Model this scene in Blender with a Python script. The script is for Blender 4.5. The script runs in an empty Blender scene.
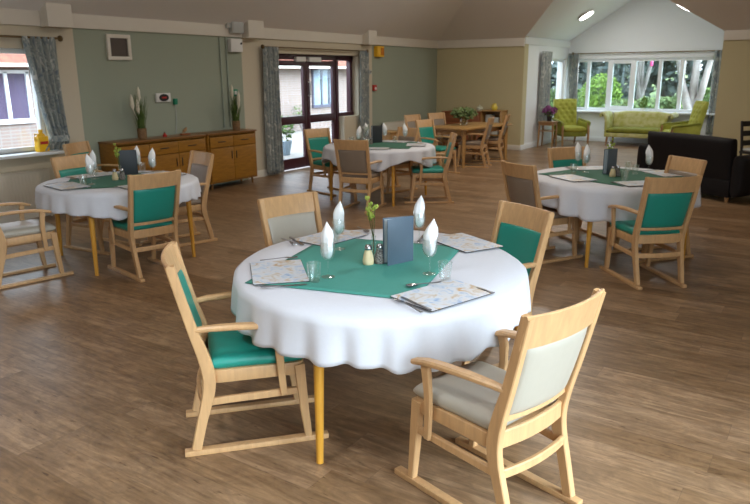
import bpy, bmesh, math, random
from mathutils import Vector, Matrix, noise
random.seed(7)
PI = math.pi
SC = bpy.context.scene
COL = SC.collection

# ------------------------------------------------------------------ materials
def new_mat(name):
    m = bpy.data.materials.new(name); m.use_nodes = True
    nt = m.node_tree; b = nt.nodes['Principled BSDF']
    return m, nt, b
def setin(b, **kw):
    for k, v in kw.items():
        k = k.replace('_', ' ')
        if k in b.inputs:
            b.inputs[k].default_value = v
def rgb(c): return (c[0], c[1], c[2], 1.0)
def plain(name, c, rough=0.6, metal=0.0, var=0.06, scale=8.0, bump=0.0, spec=0.5):
    """colour with a faint procedural mottling"""
    m, nt, b = new_mat(name)
    tc = nt.nodes.new('ShaderNodeTexCoord'); n = nt.nodes.new('ShaderNodeTexNoise')
    n.inputs['Scale'].default_value = scale; n.inputs['Detail'].default_value = 4
    nt.links.new(tc.outputs['Object'], n.inputs['Vector'])
    mx = nt.nodes.new('ShaderNodeMix'); mx.data_type = 'RGBA'
    mx.inputs[6].default_value = rgb([x * (1 - var) for x in c]); mx.inputs[7].default_value = rgb([min(1, x * (1 + var)) for x in c])
    nt.links.new(n.outputs['Fac'], mx.inputs[0]); nt.links.new(mx.outputs[2], b.inputs['Base Color'])
    setin(b, Roughness=rough, Metallic=metal, Specular_IOR_Level=spec)
    if bump:
        bp = nt.nodes.new('ShaderNodeBump'); bp.inputs['Strength'].default_value = bump; bp.inputs['Distance'].default_value = 0.004
        nt.links.new(n.outputs['Fac'], bp.inputs['Height']); nt.links.new(bp.outputs['Normal'], b.inputs['Normal'])
    return m
def wood(name, c, rough=0.42, stretch=(14, 14, 1.6), var=0.22):
    m, nt, b = new_mat(name)
    tc = nt.nodes.new('ShaderNodeTexCoord'); mp = nt.nodes.new('ShaderNodeMapping')
    mp.inputs['Scale'].default_value = stretch
    n = nt.nodes.new('ShaderNodeTexNoise'); n.inputs['Scale'].default_value = 3.0; n.inputs['Detail'].default_value = 6; n.inputs['Distortion'].default_value = 0.6
    cr = nt.nodes.new('ShaderNodeValToRGB')
    cr.color_ramp.elements[0].position = 0.3; cr.color_ramp.elements[1].position = 0.72
    cr.color_ramp.elements[0].color = rgb([x * (1 - var) for x in c]); cr.color_ramp.elements[1].color = rgb([x * (1 + var * .5) for x in c])
    nt.links.new(tc.outputs['Object'], mp.inputs['Vector']); nt.links.new(mp.outputs['Vector'], n.inputs['Vector'])
    nt.links.new(n.outputs['Fac'], cr.inputs['Fac']); nt.links.new(cr.outputs['Color'], b.inputs['Base Color'])
    setin(b, Roughness=rough)
    return m
def ramp_mat(name, stops, scale=6, rough=0.8, detail=3, vec=(1, 1, 1), bump=0.0, dist=0.0, coord='Object'):
    m, nt, b = new_mat(name)
    tc = nt.nodes.new('ShaderNodeTexCoord'); mp = nt.nodes.new('ShaderNodeMapping'); mp.inputs['Scale'].default_value = vec
    n = nt.nodes.new('ShaderNodeTexNoise'); n.inputs['Scale'].default_value = scale; n.inputs['Detail'].default_value = detail; n.inputs['Distortion'].default_value = dist
    cr = nt.nodes.new('ShaderNodeValToRGB'); el = cr.color_ramp.elements
    el[0].position, el[0].color = stops[0][0], rgb(stops[0][1]); el[1].position, el[1].color = stops[-1][0], rgb(stops[-1][1])
    for p, c in stops[1:-1]:
        e = el.new(p); e.color = rgb(c)
    nt.links.new(tc.outputs[coord], mp.inputs['Vector']); nt.links.new(mp.outputs['Vector'], n.inputs['Vector'])
    nt.links.new(n.outputs['Fac'], cr.inputs['Fac']); nt.links.new(cr.outputs['Color'], b.inputs['Base Color'])
    setin(b, Roughness=rough)
    if bump:
        bp = nt.nodes.new('ShaderNodeBump'); bp.inputs['Strength'].default_value = bump; bp.inputs['Distance'].default_value = 0.01
        nt.links.new(n.outputs['Fac'], bp.inputs['Height']); nt.links.new(bp.outputs['Normal'], b.inputs['Normal'])
    return m
def brick(name, c1, c2, mortar, scale, bw, rh, ms=0.02, rough=0.8, rot=0.0, coord='Object', wall=False, grain=None, bump=0.3):
    m, nt, b = new_mat(name)
    tc = nt.nodes.new('ShaderNodeTexCoord'); mp = nt.nodes.new('ShaderNodeMapping')
    mp.inputs['Rotation'].default_value = (PI / 2 if wall else 0, 0, rot)
    bt = nt.nodes.new('ShaderNodeTexBrick')
    bt.inputs['Color1'].default_value = rgb(c1); bt.inputs['Color2'].default_value = rgb(c2); bt.inputs['Mortar'].default_value = rgb(mortar)
    bt.inputs['Scale'].default_value = scale; bt.inputs['Mortar Size'].default_value = ms
    bt.inputs['Brick Width'].default_value = bw; bt.inputs['Row Height'].default_value = rh
    bt.offset = 0.37; bt.offset_frequency = 1
    nt.links.new(tc.outputs[coord], mp.inputs['Vector']); nt.links.new(mp.outputs['Vector'], bt.inputs['Vector'])
    out = bt.outputs['Color']
    if grain:
        m2 = nt.nodes.new('ShaderNodeMapping'); m2.inputs['Scale'].default_value = grain
        n = nt.nodes.new('ShaderNodeTexNoise'); n.inputs['Scale'].default_value = 1.0; n.inputs['Detail'].default_value = 8; n.inputs['Roughness'].default_value = .62; n.inputs['Distortion'].default_value = 1.0
        nt.links.new(tc.outputs[coord], m2.inputs['Vector']); nt.links.new(m2.outputs['Vector'], n.inputs['Vector'])
        cr = nt.nodes.new('ShaderNodeValToRGB'); cr.color_ramp.elements[0].position = .3; cr.color_ramp.elements[1].position = .7
        cr.color_ramp.elements[0].color = (.62, .58, .54, 1); cr.color_ramp.elements[1].color = (1.15, 1.15, 1.15, 1)
        nt.links.new(n.outputs['Fac'], cr.inputs['Fac'])
        # knots and long grey streaks
        m3 = nt.nodes.new('ShaderNodeMapping'); m3.inputs['Scale'].default_value = (grain[0] * .18, grain[1] * .5, 1)
        n3 = nt.nodes.new('ShaderNodeTexNoise'); n3.inputs['Scale'].default_value = 1.0; n3.inputs['Detail'].default_value = 3
        nt.links.new(tc.outputs[coord], m3.inputs['Vector']); nt.links.new(m3.outputs['Vector'], n3.inputs['Vector'])
        c3 = nt.nodes.new('ShaderNodeValToRGB'); c3.color_ramp.elements[0].position = .35; c3.color_ramp.elements[1].position = .65
        c3.color_ramp.elements[0].color = (.86, .84, .82, 1); c3.color_ramp.elements[1].color = (1.1, 1.1, 1.12, 1)
        nt.links.new(n3.outputs['Fac'], c3.inputs['Fac'])
        mx = nt.nodes.new('ShaderNodeMix'); mx.data_type = 'RGBA'; mx.blend_type = 'MULTIPLY'; mx.inputs[0].default_value = 1
        nt.links.new(out, mx.inputs[6]); nt.links.new(cr.outputs['Color'], mx.inputs[7])
        mx2 = nt.nodes.new('ShaderNodeMix'); mx2.data_type = 'RGBA'; mx2.blend_type = 'MULTIPLY'; mx2.inputs[0].default_value = 1
        nt.links.new(mx.outputs[2], mx2.inputs[6]); nt.links.new(c3.outputs['Color'], mx2.inputs[7])
        out = mx2.outputs[2]
    nt.links.new(out, b.inputs['Base Color'])
    setin(b, Roughness=rough)
    if bump:
        bp = nt.nodes.new('ShaderNodeBump'); bp.inputs['Strength'].default_value = bump; bp.inputs['Distance'].default_value = .003; bp.invert = True
        nt.links.new(bt.outputs['Fac'], bp.inputs['Height']); nt.links.new(bp.outputs['Normal'], b.inputs['Normal'])
    return m
def emit(name, c, s):
    m, nt, b = new_mat(name)
    setin(b, Base_Color=rgb(c), Emission_Color=rgb(c), Emission_Strength=s)
    return m
def pane_glass(name, tint=(.93, .97, .97)):
    m = bpy.data.materials.new(name); m.use_nodes = True; nt = m.node_tree; nt.nodes.clear()
    o = nt.nodes.new('ShaderNodeOutputMaterial'); t = nt.nodes.new('ShaderNodeBsdfTransparent'); g = nt.nodes.new('ShaderNodeBsdfGlossy')
    t.inputs['Color'].default_value = rgb(tint); g.inputs['Roughness'].default_value = .02
    mx = nt.nodes.new('ShaderNodeMixShader'); mx.inputs[0].default_value = .06
    nt.links.new(t.outputs[0], mx.inputs[1]); nt.links.new(g.outputs[0], mx.inputs[2]); nt.links.new(mx.outputs[0], o.inputs['Surface'])
    return m
def table_glass(name):
    m = bpy.data.materials.new(name); m.use_nodes = True; nt = m.node_tree; nt.nodes.clear()
    o = nt.nodes.new('ShaderNodeOutputMaterial'); t = nt.nodes.new('ShaderNodeBsdfTransparent'); g = nt.nodes.new('ShaderNodeBsdfGlossy')
    t.inputs['Color'].default_value = (.97, .985, .98, 1); g.inputs['Roughness'].default_value = .06; g.inputs['Color'].default_value = (1, 1, 1, 1)
    f = nt.nodes.new('ShaderNodeLayerWeight'); f.inputs['Blend'].default_value = .25
    pw = nt.nodes.new('ShaderNodeMath'); pw.operation = 'POWER'; pw.inputs[1].default_value = 2.0; nt.links.new(f.outputs['Facing'], pw.inputs[0])
    ma = nt.nodes.new('ShaderNodeMath'); ma.operation = 'MULTIPLY_ADD'; ma.inputs[1].default_value = .85; ma.inputs[2].default_value = .10
    nt.links.new(pw.outputs[0], ma.inputs[0])
    mx = nt.nodes.new('ShaderNodeMixShader')
    nt.links.new(ma.outputs[0], mx.inputs[0]); nt.links.new(t.outputs[0], mx.inputs[1]); nt.links.new(g.outputs[0], mx.inputs[2]); nt.links.new(mx.outputs[0], o.inputs['Surface'])
    return m

def plank_floor():
    """vinyl planks along Y, each row shifted by its own amount, each plank with its own tone"""
    m, nt, b = new_mat('wood plank vinyl'); N = nt.nodes.new; L = nt.links.new
    PW, PL = .182, 1.25
    tc = N('ShaderNodeTexCoord'); sp = N('ShaderNodeSeparateXYZ'); L(tc.outputs['Object'], sp.inputs[0])
    def mth(op, *a):
        n = N('ShaderNodeMath'); n.operation = op
        for i, q in enumerate(a):
            if isinstance(q, (int, float)): n.inputs[i].default_value = q
            else: L(q, n.inputs[i])
        return n.outputs[0]
    def wn(src, dim='1D'):
        n = N('ShaderNodeTexWhiteNoise'); n.noise_dimensions = dim
        L(src, n.inputs['W' if dim == '1D' else 'Vector']); return n.outputs['Value']
    rx = mth('DIVIDE', sp.outputs[0], PW); row = mth('FLOOR', rx)
    ry = mth('ADD', mth('DIVIDE', sp.outputs[1], PL), mth('MULTIPLY', wn(row), 7.0)); colm = mth('FLOOR', ry)
    cb = N('ShaderNodeCombineXYZ'); L(row, cb.inputs[0]); L(colm, cb.inputs[1])
    tone = wn(cb.outputs[0], '3D')
    fx = mth('ABSOLUTE', mth('SUBTRACT', mth('FRACT', rx), .5)); fy = mth('ABSOLUTE', mth('SUBTRACT', mth('FRACT', ry), .5))
    seam = mth('MAXIMUM', mth('GREATER_THAN', fx, .5 - .006), mth('GREATER_THAN', fy, .5 - .0012))
    def noise_at(scale, detail, dist, rough=.6):
        mp = N('ShaderNodeVectorMath'); mp.operation = 'MULTIPLY'; mp.inputs[1].default_value = scale; L(tc.outputs['Object'], mp.inputs[0])
        ad = N('ShaderNodeVectorMath'); ad.operation = 'ADD'; L(mp.outputs[0], ad.inputs[0])
        c2 = N('ShaderNodeCombineXYZ'); L(mth('MULTIPLY', tone, 40.0), c2.inputs[2]); L(c2.outputs[0], ad.inputs[1])
        n = N('ShaderNodeTexNoise'); n.inputs['Scale'].default_value = 1; n.inputs['Detail'].default_value = detail; n.inputs['Distortion'].default_value = dist; n.inputs['Roughness'].default_value = rough
        L(ad.outputs[0], n.inputs['Vector']); return n.outputs['Fac']
    def rampc(src, p0, c0, p1, c1):
        r = N('ShaderNodeValToRGB'); r.color_ramp.elements[0].position = p0; r.color_ramp.elements[1].position = p1
        r.color_ramp.elements[0].color = rgb(c0); r.color_ramp.elements[1].color = rgb(c1); L(src, r.inputs[0]); return r.outputs[0]
    def mul(a, b_, f=1.0):
        x = N('ShaderNodeMix'); x.data_type = 'RGBA'; x.blend_type = 'MULTIPLY'; x.inputs[0].default_value = f; L(a, x.inputs[6]); L(b_, x.inputs[7]); return x.outputs[2]
    base = rampc(tone, 0, FLOOR_A, 1, FLOOR_B)
    c = mul(base, rampc(noise_at((26, 2.2, 1), 6, 1.2), .32, (.66, .62, .58), .68, (1.14, 1.15, 1.16)))
    c = mul(c, rampc(noise_at((6, 1.6, 1), 5, 2.0), .38, (.84, .82, .80), .62, (1.1, 1.11, 1.13)))
    c = mul(c, rampc(noise_at((9, 5, 1), 7, 1.6, .7), .36, (.80, .80, .83), .64, (1.16, 1.15, 1.14)))
    c = mul(c, rampc(noise_at((60, 9, 1), 2, .4), .26, (.55, .50, .46), .36, (1, 1, 1)))
    x = N('ShaderNodeMix'); x.data_type = 'RGBA'; L(mth('MULTIPLY', seam, .45), x.inputs[0]); L(c, x.inputs[6]); x.inputs[7].default_value = (.11, .07, .045, 1)
    L(x.outputs[2], b.inputs['Base Color']); setin(b, Roughness=.36)
    return m
FLOOR_A, FLOOR_B = (.215, .126, .060), (.325, .207, .115)
M = {}
M['beech'] = wood('beech wood', (.56, .335, .155), var=.13)
M['honey'] = wood('honey pine', (.62, .30, .035), rough=.35, var=.12)
M['oak_top'] = wood('oak veneer', (.43, .24, .08), rough=.4, stretch=(2, 14, 14))
M['teak'] = wood('warm teak veneer', (.34, .15, .016), rough=.4, stretch=(2.2, 2.2, 14), var=.25)
M['teak_top'] = wood('dark teak top', (.24, .11, .03), rough=.35, stretch=(1.5, 14, 14))
M['redwood'] = wood('reddish wood', (.30, .10, .035), stretch=(14, 2, 14))
M['pale_wood'] = wood('pale brown wood', (.36, .20, .085))
M['teal'] = plain('teal vinyl', (.012, .25, .19), rough=.38, var=.04, scale=30, bump=.05)
M['cream'] = plain('cream vinyl', (.405, .37, .30), rough=.4, var=.03, scale=30, bump=.05)
M['taupe'] = plain('taupe vinyl', (.25, .195, .145), rough=.42, var=.05, scale=30, bump=.05)
M['cloth'] = plain('white linen', (.65, .66, .70), rough=.85, var=.03, scale=60, bump=.08)
M['green_cloth'] = plain('green linen', (.055, .265, .21), rough=.85, var=.06, scale=50, bump=.1)
M['dark_green_cloth'] = plain('dark green linen', (.035, .135, .085), rough=.85, var=.06, scale=50, bump=.1)
M['napkin'] = plain('white napkin', (.90, .90, .90), rough=.9, var=.02, scale=40, bump=.1)
M['glass'] = table_glass('clear glass')
M['pane'] = pane_glass('window glass')
M['steel'] = plain('cutlery steel', (.42, .42, .43), rough=.22, metal=1, var=.02)
M['darksteel'] = plain('dark steel', (.26, .255, .26), rough=.3, metal=.8, var=.02)
M['brass'] = plain('antique brass', (.20, .14, .07), rough=.35, metal=.8)
M['menu'] = plain('blue grey card cover', (.085, .125, .165), rough=.42, var=.12, scale=9)
M['menu_in'] = plain('pale card lining', (.5, .55, .58), rough=.6)
M['menu_dark'] = plain('dark card cover', (.03, .035, .04), rough=.5)
M['salt'] = plain('cream salt', (.70, .57, .33), rough=.6, var=.05)
M['pepper'] = ramp_mat('peppercorns', [(.4, (.05, .04, .035)), (.6, (.3, .28, .25))], scale=160)
M['wall_cream'] = plain('cream paint', (.60, .535, .41), rough=.85, var=.02, scale=2)
M['wall_beige'] = plain('beige paint', (.55, .49, .30), rough=.85, var=.02, scale=2)
M['wall_sage'] = plain('sage green paint', (.325, .365, .285), rough=.85, var=.03, scale=1.5)
M['wall_white'] = plain('white paint', (.81, .84, .86), rough=.8, var=.015, scale=2)
M['trim'] = plain('cream gloss trim', (.72, .68, .60), rough=.55, var=.02)
M['ceil'] = plain('ceiling paint', (.80, .775, .755), rough=.9, var=.02, scale=1)
M['upvc'] = plain('white plastic frame', (.80, .83, .86), rough=.35, var=.015)
M['maroon'] = plain('maroon painted frame', (.055, .012, .022), rough=.35, var=.08)
M['white_pl'] = plain('white plastic', (.75, .75, .73), rough=.4, var=.02)
M['grey_pl'] = plain('grey plastic', (.45, .47, .46), rough=.45, var=.02)
M['black_pl'] = plain('black plastic', (.015, .015, .017), rough=.4)
M['red_pl'] = plain('red plastic', (.5, .03, .025), rough=.4)
M['yellow_pl'] = plain('yellow plastic', (.85, .48, .01), rough=.4, var=.03)
M['green_pl'] = plain('green plastic', (.01, .22, .12), rough=.4)
M['black_fab'] = plain('black leather', (.004, .003, .004), rough=.7, spec=.3, var=.15, scale=20, bump=.1)
M['lime'] = ramp_mat('lime velvet', [(.35, (.27, .28, .028)), (.7, (.40, .40, .06))], scale=5, rough=.75, detail=4)
M['lime_dark'] = ramp_mat('deep lime velvet', [(.35, (.15, .16, .012)), (.7, (.24, .25, .025))], scale=6, rough=.75)
M['lime_pale'] = ramp_mat('pale lime damask', [(.42, (.52, .50, .24)), (.6, (.40, .39, .10))], scale=8, rough=.6, detail=5)
M['curtain'] = ramp_mat('patterned curtain', [(.36, (.16, .20, .23)), (.46, (.34, .36, .33)), (.55, (.22, .26, .26)), (.64, (.54, .54, .51))], scale=11, rough=.85, detail=4, vec=(1, 1, .6), dist=1.2)
M['leaf'] = ramp_mat('grass blades', [(.3, (.04, .075, .012)), (.7, (.12, .19, .035))], scale=9)
M['leaf_bright'] = ramp_mat('bright leaves', [(.3, (.08, .17, .015)), (.7, (.24, .36, .05))], scale=9)
M['leaf_yellow'] = ramp_mat('yellow green petals', [(.3, (.30, .40, .04)), (.7, (.55, .60, .14))], scale=30)
M['plume'] = plain('cream plume', (.72, .68, .55), rough=.9, var=.1, scale=40)
M['purple'] = ramp_mat('purple petals', [(.35, (.12, .02, .10)), (.65, (.40, .10, .33))], scale=20)
M['white_petal'] = plain('white petals', (.75, .78, .68), rough=.7)
M['terracotta'] = ramp_mat('wicker pot', [(.35, (.14, .075, .03)), (.65, (.32, .19, .09))], scale=60, vec=(1, 1, 3))
M['placemat'] = ramp_mat('floral placemat', [(.28, (.14, .30, .55)), (.38, (.46, .54, .64)), (.46, (.62, .64, .67)), (.56, (.60, .59, .59)), (.63, (.52, .44, .33)), (.74, (.52, .27, .07))], scale=15, rough=.35, detail=2.5, dist=1.0)
M['cork'] = plain('dark mat backing', (.05, .04, .035), rough=.8)
M['floor'] = plank_floor()
M['paving'] = brick('pale paving slabs', (.34, .31, .29), (.30, .275, .26), (.22, .20, .18), 1.0, .6, .6, ms=.012)
M['pink_brick'] = brick('pale pink brick', (.28, .20, .17), (.25, .18, .15), (.28, .25, .235), 1.0, .225, .075, ms=.012, wall=True)
M['roof_tile'] = brick('red roof tiles', (.28, .09, .05), (.22, .07, .04), (.12, .045, .03), 1.0, .25, .2, ms=.015)
M['slate'] = plain('slate grey frame', (.10, .10, .14), rough=.4)
M['dark_win'] = plain('dark window', (.09, .07, .12), rough=.15, var=.3, scale=1)
M['pale_win'] = plain('sky tinted window', (.30, .38, .46), rough=.1, var=.15, scale=2)  # reflected sky is put into the pane colour
M['lawn'] = ramp_mat('lawn grass', [(.3, (.06, .11, .02)), (.7, (.20, .25, .07))], scale=.9, detail=8)
M['hedge'] = ramp_mat('hedge leaves', [(.3, (.025, .06, .012)), (.7, (.11, .20, .03))], scale=3)
M['hedge_pale'] = ramp_mat('pale shrub leaves', [(.3, (.07, .12, .04)), (.7, (.22, .29, .10))], scale=3)
M['forest'] = ramp_mat('hazed evergreen leaves', [(.3, (.085, .115, .12)), (.7, (.24, .29, .26))], scale=1.2)  # leaf colour lightened and greyed to stand in for garden haze
M['bark'] = ramp_mat('pale bark', [(.35, (.15, .125, .115)), (.6, (.33, .295, .28)), (.75, (.45, .42, .41))], scale=3, vec=(1, 1, .4), detail=6, bump=.4)
M['pink'] = plain('pink plastic', (.7, .05, .22), rough=.5)
M['blue_pot'] = plain('blue grey glazed pot', (.22, .30, .38), rough=.3)
M['lamp'] = emit('lamp diffuser', (1, .96, .9), 9)
M['soil'] = plain('soil', (.03, .02, .015), rough=.9)
M['rad'] = plain('radiator enamel', (.66, .62, .53), rough=.4, var=.02)

# ------------------------------------------------------------------ mesh helpers
def V(*a): return Vector(a)
class MB:
    """collects shapes in one mesh"""
    def __init__(s): s.bm = bmesh.new(); s.mi = 0
    def _f(s, vs):
        try:
            f = s.bm.faces.new(vs); f.material_index = s.mi; f.smooth = True; return f
        except ValueError: return None
    def box(s, c, size, rot=0, bev=0.0, m=None):
        b = bmesh.new(); bmesh.ops.create_cube(b, size=1)
        bmesh.ops.scale(b, vec=size, verts=b.verts)
        if bev: bmesh.ops.bevel(b, geom=list(b.edges), offset=min(bev, min(size) * .45), segments=2, profile=.6, affect='EDGES')
        T = Matrix.Translation(c) @ (m if m else Matrix.Rotation(rot, 4, 'Z'))
        s.add(b, T); return s
    def add(s, b, T=Matrix()):
        mp = {v: s.bm.verts.new(T @ v.co) for v in b.verts}
        for f in b.faces: s._f([mp[v] for v in f.verts])
        b.free()
    def bar(s, p0, p1, w, h, up=(0, 0, 1), bev=0.003):
        """a straight bar of w x h from p0 to p1"""
        s.sweep([p0, p1], [(w, h)] * 2, side=None, up=up, bev=bev); return s
    def sweep(s, pts, wh, side=None, up=(0, 0, 1), bev=0.004):
        """rounded rectangle of (w along side, h along normal) swept along pts"""
        pts = [Vector(p) for p in pts]; n = len(pts); rings = []
        for i, p in enumerate(pts):
            t = (pts[min(i + 1, n - 1)] - pts[max(i - 1, 0)]).normalized()
            if side is not None:
                sd = Vector(side); sd = (sd - t * sd.dot(t)).normalized(); nn = sd.cross(t)
            else:
                nn = Vector(up); nn = (nn - t * nn.dot(t)).normalized(); sd = t.cross(nn)
            w, h = wh[i] if isinstance(wh[0], (tuple, list)) else wh
            b = min(bev, w * .3, h * .3); a, c = w / 2, h / 2
            q = [(-a + b, -c), (a - b, -c), (a, -c + b), (a, c - b), (a - b, c), (-a + b, c), (-a, c - b), (-a, -c + b)]
            rings.append([s.bm.verts.new(p + sd * x + nn * y) for x, y in q])
        for r0, r1 in zip(rings, rings[1:]):
            for k in range(8): s._f([r0[k], r0[(k + 1) % 8], r1[(k + 1) % 8], r1[k]])
        s._f(list(reversed(rings[0]))); s._f(rings[-1]); return s
    def tube(s, pts, r, seg=8, cap=True):
        pts = [Vector(p) for p in pts]; n = len(pts); rings = []
        ref = Vector((0, 0, 1))
        for i, p in enumerate(pts):
            t = (pts[min(i + 1, n - 1)] - pts[max(i - 1, 0)]).normalized()
            if abs(t.dot(ref)) > .95: ref = Vector((1, 0, 0)) if abs(t.x) < .9 else Vector((0, 1, 0))
            a = t.cross(ref).normalized(); b = t.cross(a)
            rr = r[i] if isinstance(r, (list, tuple)) else r
            rings.append([s.bm.verts.new(p + a * rr * math.cos(2 * PI * k / seg) + b * rr * math.sin(2 * PI * k / seg)) for k in range(seg)])
        for r0, r1 in zip(rings, rings[1:]):
            for k in range(seg): s._f([r0[k], r0[(k + 1) % seg], r1[(k + 1) % seg], r1[k]])
        if cap: s._f(rings[0]); s._f(list(reversed(rings[-1])))
        return s
    def lathe(s, prof, c=(0, 0, 0), seg=24, sx=1.0, sy=1.0, cap=True, rot=0):
        rings = []
        for r, z in prof:
            rings.append([s.bm.verts.new((c[0] + r * sx * math.cos(2 * PI * k / seg) * math.cos(rot) - r * sy * math.sin(2 * PI * k / seg) * math.sin(rot),
                                          c[1] + r * sx * math.cos(2 * PI * k / seg) * math.sin(rot) + r * sy * math.sin(2 * PI * k / seg) * math.cos(rot), c[2] + z)) for k in range(seg)])
        for r0, r1 in zip(rings, rings[1:]):
            for k in range(seg): s._f([r0[k], r0[(k + 1) % seg], r1[(k + 1) % seg], r1[k]])
        if cap: s._f(list(reversed(rings[0]))); s._f(rings[-1])
        return s
    def poly(s, pts): s._f([s.bm.verts.new(p) for p in pts]); return s
    def prism(s, outline, z0, z1, bev=0.0):
        b = bmesh.new(); vs = [b.verts.new((x, y, z0)) for x, y in outline]; f = b.faces.new(vs)
        r = bmesh.ops.extrude_face_region(b, geom=[f]); bmesh.ops.translate(b, vec=(0, 0, z1 - z0), verts=[v for v in r['geom'] if isinstance(v, bmesh.types.BMVert)])
        bmesh.ops.recalc_face_normals(b, faces=b.faces)
        if bev:
            ed = [e for e in b.edges if abs(e.verts[0].co.z - e.verts[1].co.z) < 1e-6]
            bmesh.ops.bevel(b, geom=ed, offset=bev, segments=2, profile=.6, affect='EDGES')
        s.add(b); return s
    def grid(s, fn, nu, nv, closed_u=False):
        """surface fn(i/nu, j/nv)"""
        vs = [[s.bm.verts.new(fn(i / nu, j / nv)) for j in range(nv + 1)] for i in range(nu if closed_u else nu + 1)]
        L = len(vs)
        for i in range(nu):
            for j in range(nv):
                s._f([vs[i][j], vs[(i + 1) % L][j], vs[(i + 1) % L][j + 1], vs[i][j + 1]])
        return vs
    def pad(s, hx, hy, t, fn, n=14, m=8, pw=6.0):
        """upholstered pad of half sizes hx, hy, thickness t; fn maps (x, y, z) to its place"""
        def cs(k, n): return -math.cos(PI * k / n)
        for sg in (1, -1):
            vs = []
            for i in range(n + 1):
                row = []
                for j in range(m + 1):
                    u, v = cs(i, n), cs(j, m)
                    e = max(0, (1 - abs(u) ** pw)) ** .45 * max(0, (1 - abs(v) ** pw)) ** .45
                    row.append(s.bm.verts.new(fn(u * hx, v * hy, sg * t / 2 * (.12 + .88 * e) * (1.0 if sg < 0 else 1.0))))
                vs.append(row)
            for i in range(n):
                for j in range(m):
                    q = [vs[i][j], vs[i + 1][j], vs[i + 1][j + 1], vs[i][j + 1]]
                    s._f(q if sg > 0 else q[::-1])
            if sg > 0: top = vs
        bot = vs
        def rim(a, b): 
            for k in range(len(a) - 1): s._f([a[k], b[k], b[k + 1], a[k + 1]])
        rim([r[0] for r in top], [r[0] for r in bot]); rim([r[-1] for r in bot], [r[-1] for r in top])
        rim(bot[0], top[0]); rim(top[-1], bot[-1])
        return s
    def leaves(s, n, fn, size, asp=.5, seed=1, shell=.35):
        """n leaf quads scattered in the unit ball mapped through fn"""
        rd = random.Random(seed)
        for _ in range(n):
            d = Vector((rd.gauss(0, 1), rd.gauss(0, 1), rd.gauss(0, 1))).normalized()
            p = Vector(fn(d * (1 - shell * rd.random() ** 1.5)))
            a = Vector((rd.gauss(0, 1), rd.gauss(0, 1), rd.gauss(0, 1))).normalized(); b = a.orthogonal().normalized()
            k = size * rd.uniform(.6, 1.3)
            s._f([s.bm.verts.new(p + q) for q in (a * k, b * k * asp, -a * k, -b * k * asp)])
        return s
    def build(s, name, mat, parent=None, flat=False, angle=38):
        bmesh.ops.recalc_face_normals(s.bm, faces=s.bm.faces)
        me = bpy.data.meshes.new(name)
        if flat:
            for f in s.bm.faces: f.smooth = False
        else:
            for e in s.bm.edges:
                if len(e.link_faces) == 2 and e.calc_face_angle(0) > math.radians(angle): e.smooth = False
        s.bm.to_mesh(me); s.bm.free()
        for m in (mat if isinstance(mat, list) else [mat]): me.materials.append(m)
        o = bpy.data.objects.new(name, me); COL.objects.link(o)
        if parent: o.parent = parent
        return o

def tag(o, label, cat, group=None, kind=None):
    o['label'] = label; o['category'] = cat
    if group: o['group'] = group
    if kind: o['kind'] = kind
    return o
def thing(name, label, cat, loc=(0, 0, 0), rz=0, group=None):
    o = bpy.data.objects.new(name, None); o.empty_display_size = .1; COL.objects.link(o)
    o.location = loc; o.rotation_euler = (0, 0, rz)
    return tag(o, label, cat, group)
def struct(o): o['kind'] = 'structure'; return o
KIDS = {}
def kids(o): return [c for c in COL.objects if c.parent == o]
def copy_tree(o, parent=None):
    c = o.copy(); COL.objects.link(c)
    if parent: c.parent = parent
    for k in kids(o): copy_tree(k, c)
    return c
def place(proto, used, loc, rz, label, group=None):
    """first call uses the prototype itself, later calls copy it with its parts"""
    if proto.name in used: o = copy_tree(proto)
    else: used.add(proto.name); o = proto
    o.location = loc; o.rotation_euler = (0, 0, rz); o['label'] = label
    if group: o['group'] = group
    return o
USED = set()

# ------------------------------------------------------------------ the room
YL, XB = 8.38, 15.28          # long wall, back wall
YF, XN = -1.25, -2.0          # wall behind the camera, near end wall
BY0, BY1, BX = 2.06, 6.13, 18.38   # bay
CZ0, CZ1, CM, BS = 2.35, 2.575, .56, .62
TOPZ = 4.1

struct(MB().poly([(XN, YF, 0), (BX + .1, YF, 0), (BX + .1, YL + .1, 0), (XN, YL + .1, 0)]).build('floor', M['floor'], flat=True))

def wall_boxes(name, axis, at, th, boxes, mats, sections):
    """boxes of (a0, a1, z0, z1, mat index) along axis"""
    mb = MB()
    for a0, a1, z0, z1, mi in boxes:
        mb.mi = mi
        c = ((a0 + a1) / 2, at + th / 2, (z0 + z1) / 2) if axis == 'x' else (at + th / 2, (a0 + a1) / 2, (z0 + z1) / 2)
        sz = (a1 - a0, abs(th), z1 - z0) if axis == 'x' else (abs(th), a1 - a0, z1 - z0)
        mb.box(c, sz)
    return struct(mb.build(name, mats, flat=True))
H0 = 2.62
W1 = (2.55, 5.02, .83, 2.08)           # window 1 on the long wall
D1 = (9.42, 11.92, 0.0, 2.12)          # patio doors (side light sits on a low wall)
wall_boxes('wall_left', 'x', YL, .26, [
    (XN, W1[0], 0, H0, 0), (W1[0], W1[1], 0, W1[2], 0), (W1[0], W1[1], W1[3], H0, 0), (W1[1], 5.51, 0, H0, 0),
    (5.51, 8.55, 0, H0, 1), (8.55, D1[0], 0, H0, 0), (D1[0], D1[1], D1[3], H0, 0), (11.40, D1[1], 0, .92, 0), (D1[1], 12.42, 0, H0, 0),
    (12.42, XB + .26, 0, H0, 1)], [M['wall_cream'], M['wall_sage']], None)
wall_boxes('wall_back', 'y', XB, .24, [(BY1, YL - .001, 0, H0, 0)], [M['wall_beige']], None)
wall_boxes('wall_right', 'y', XB, .24, [(YF - .2, BY0, 0, H0, 0)], [M['wall_beige']], None)
wall_boxes('wall_near', 'y', XN, -.2, [(YF - .2, YL + .26, 0, H0, 0)], [M['wall_cream']], None)
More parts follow.
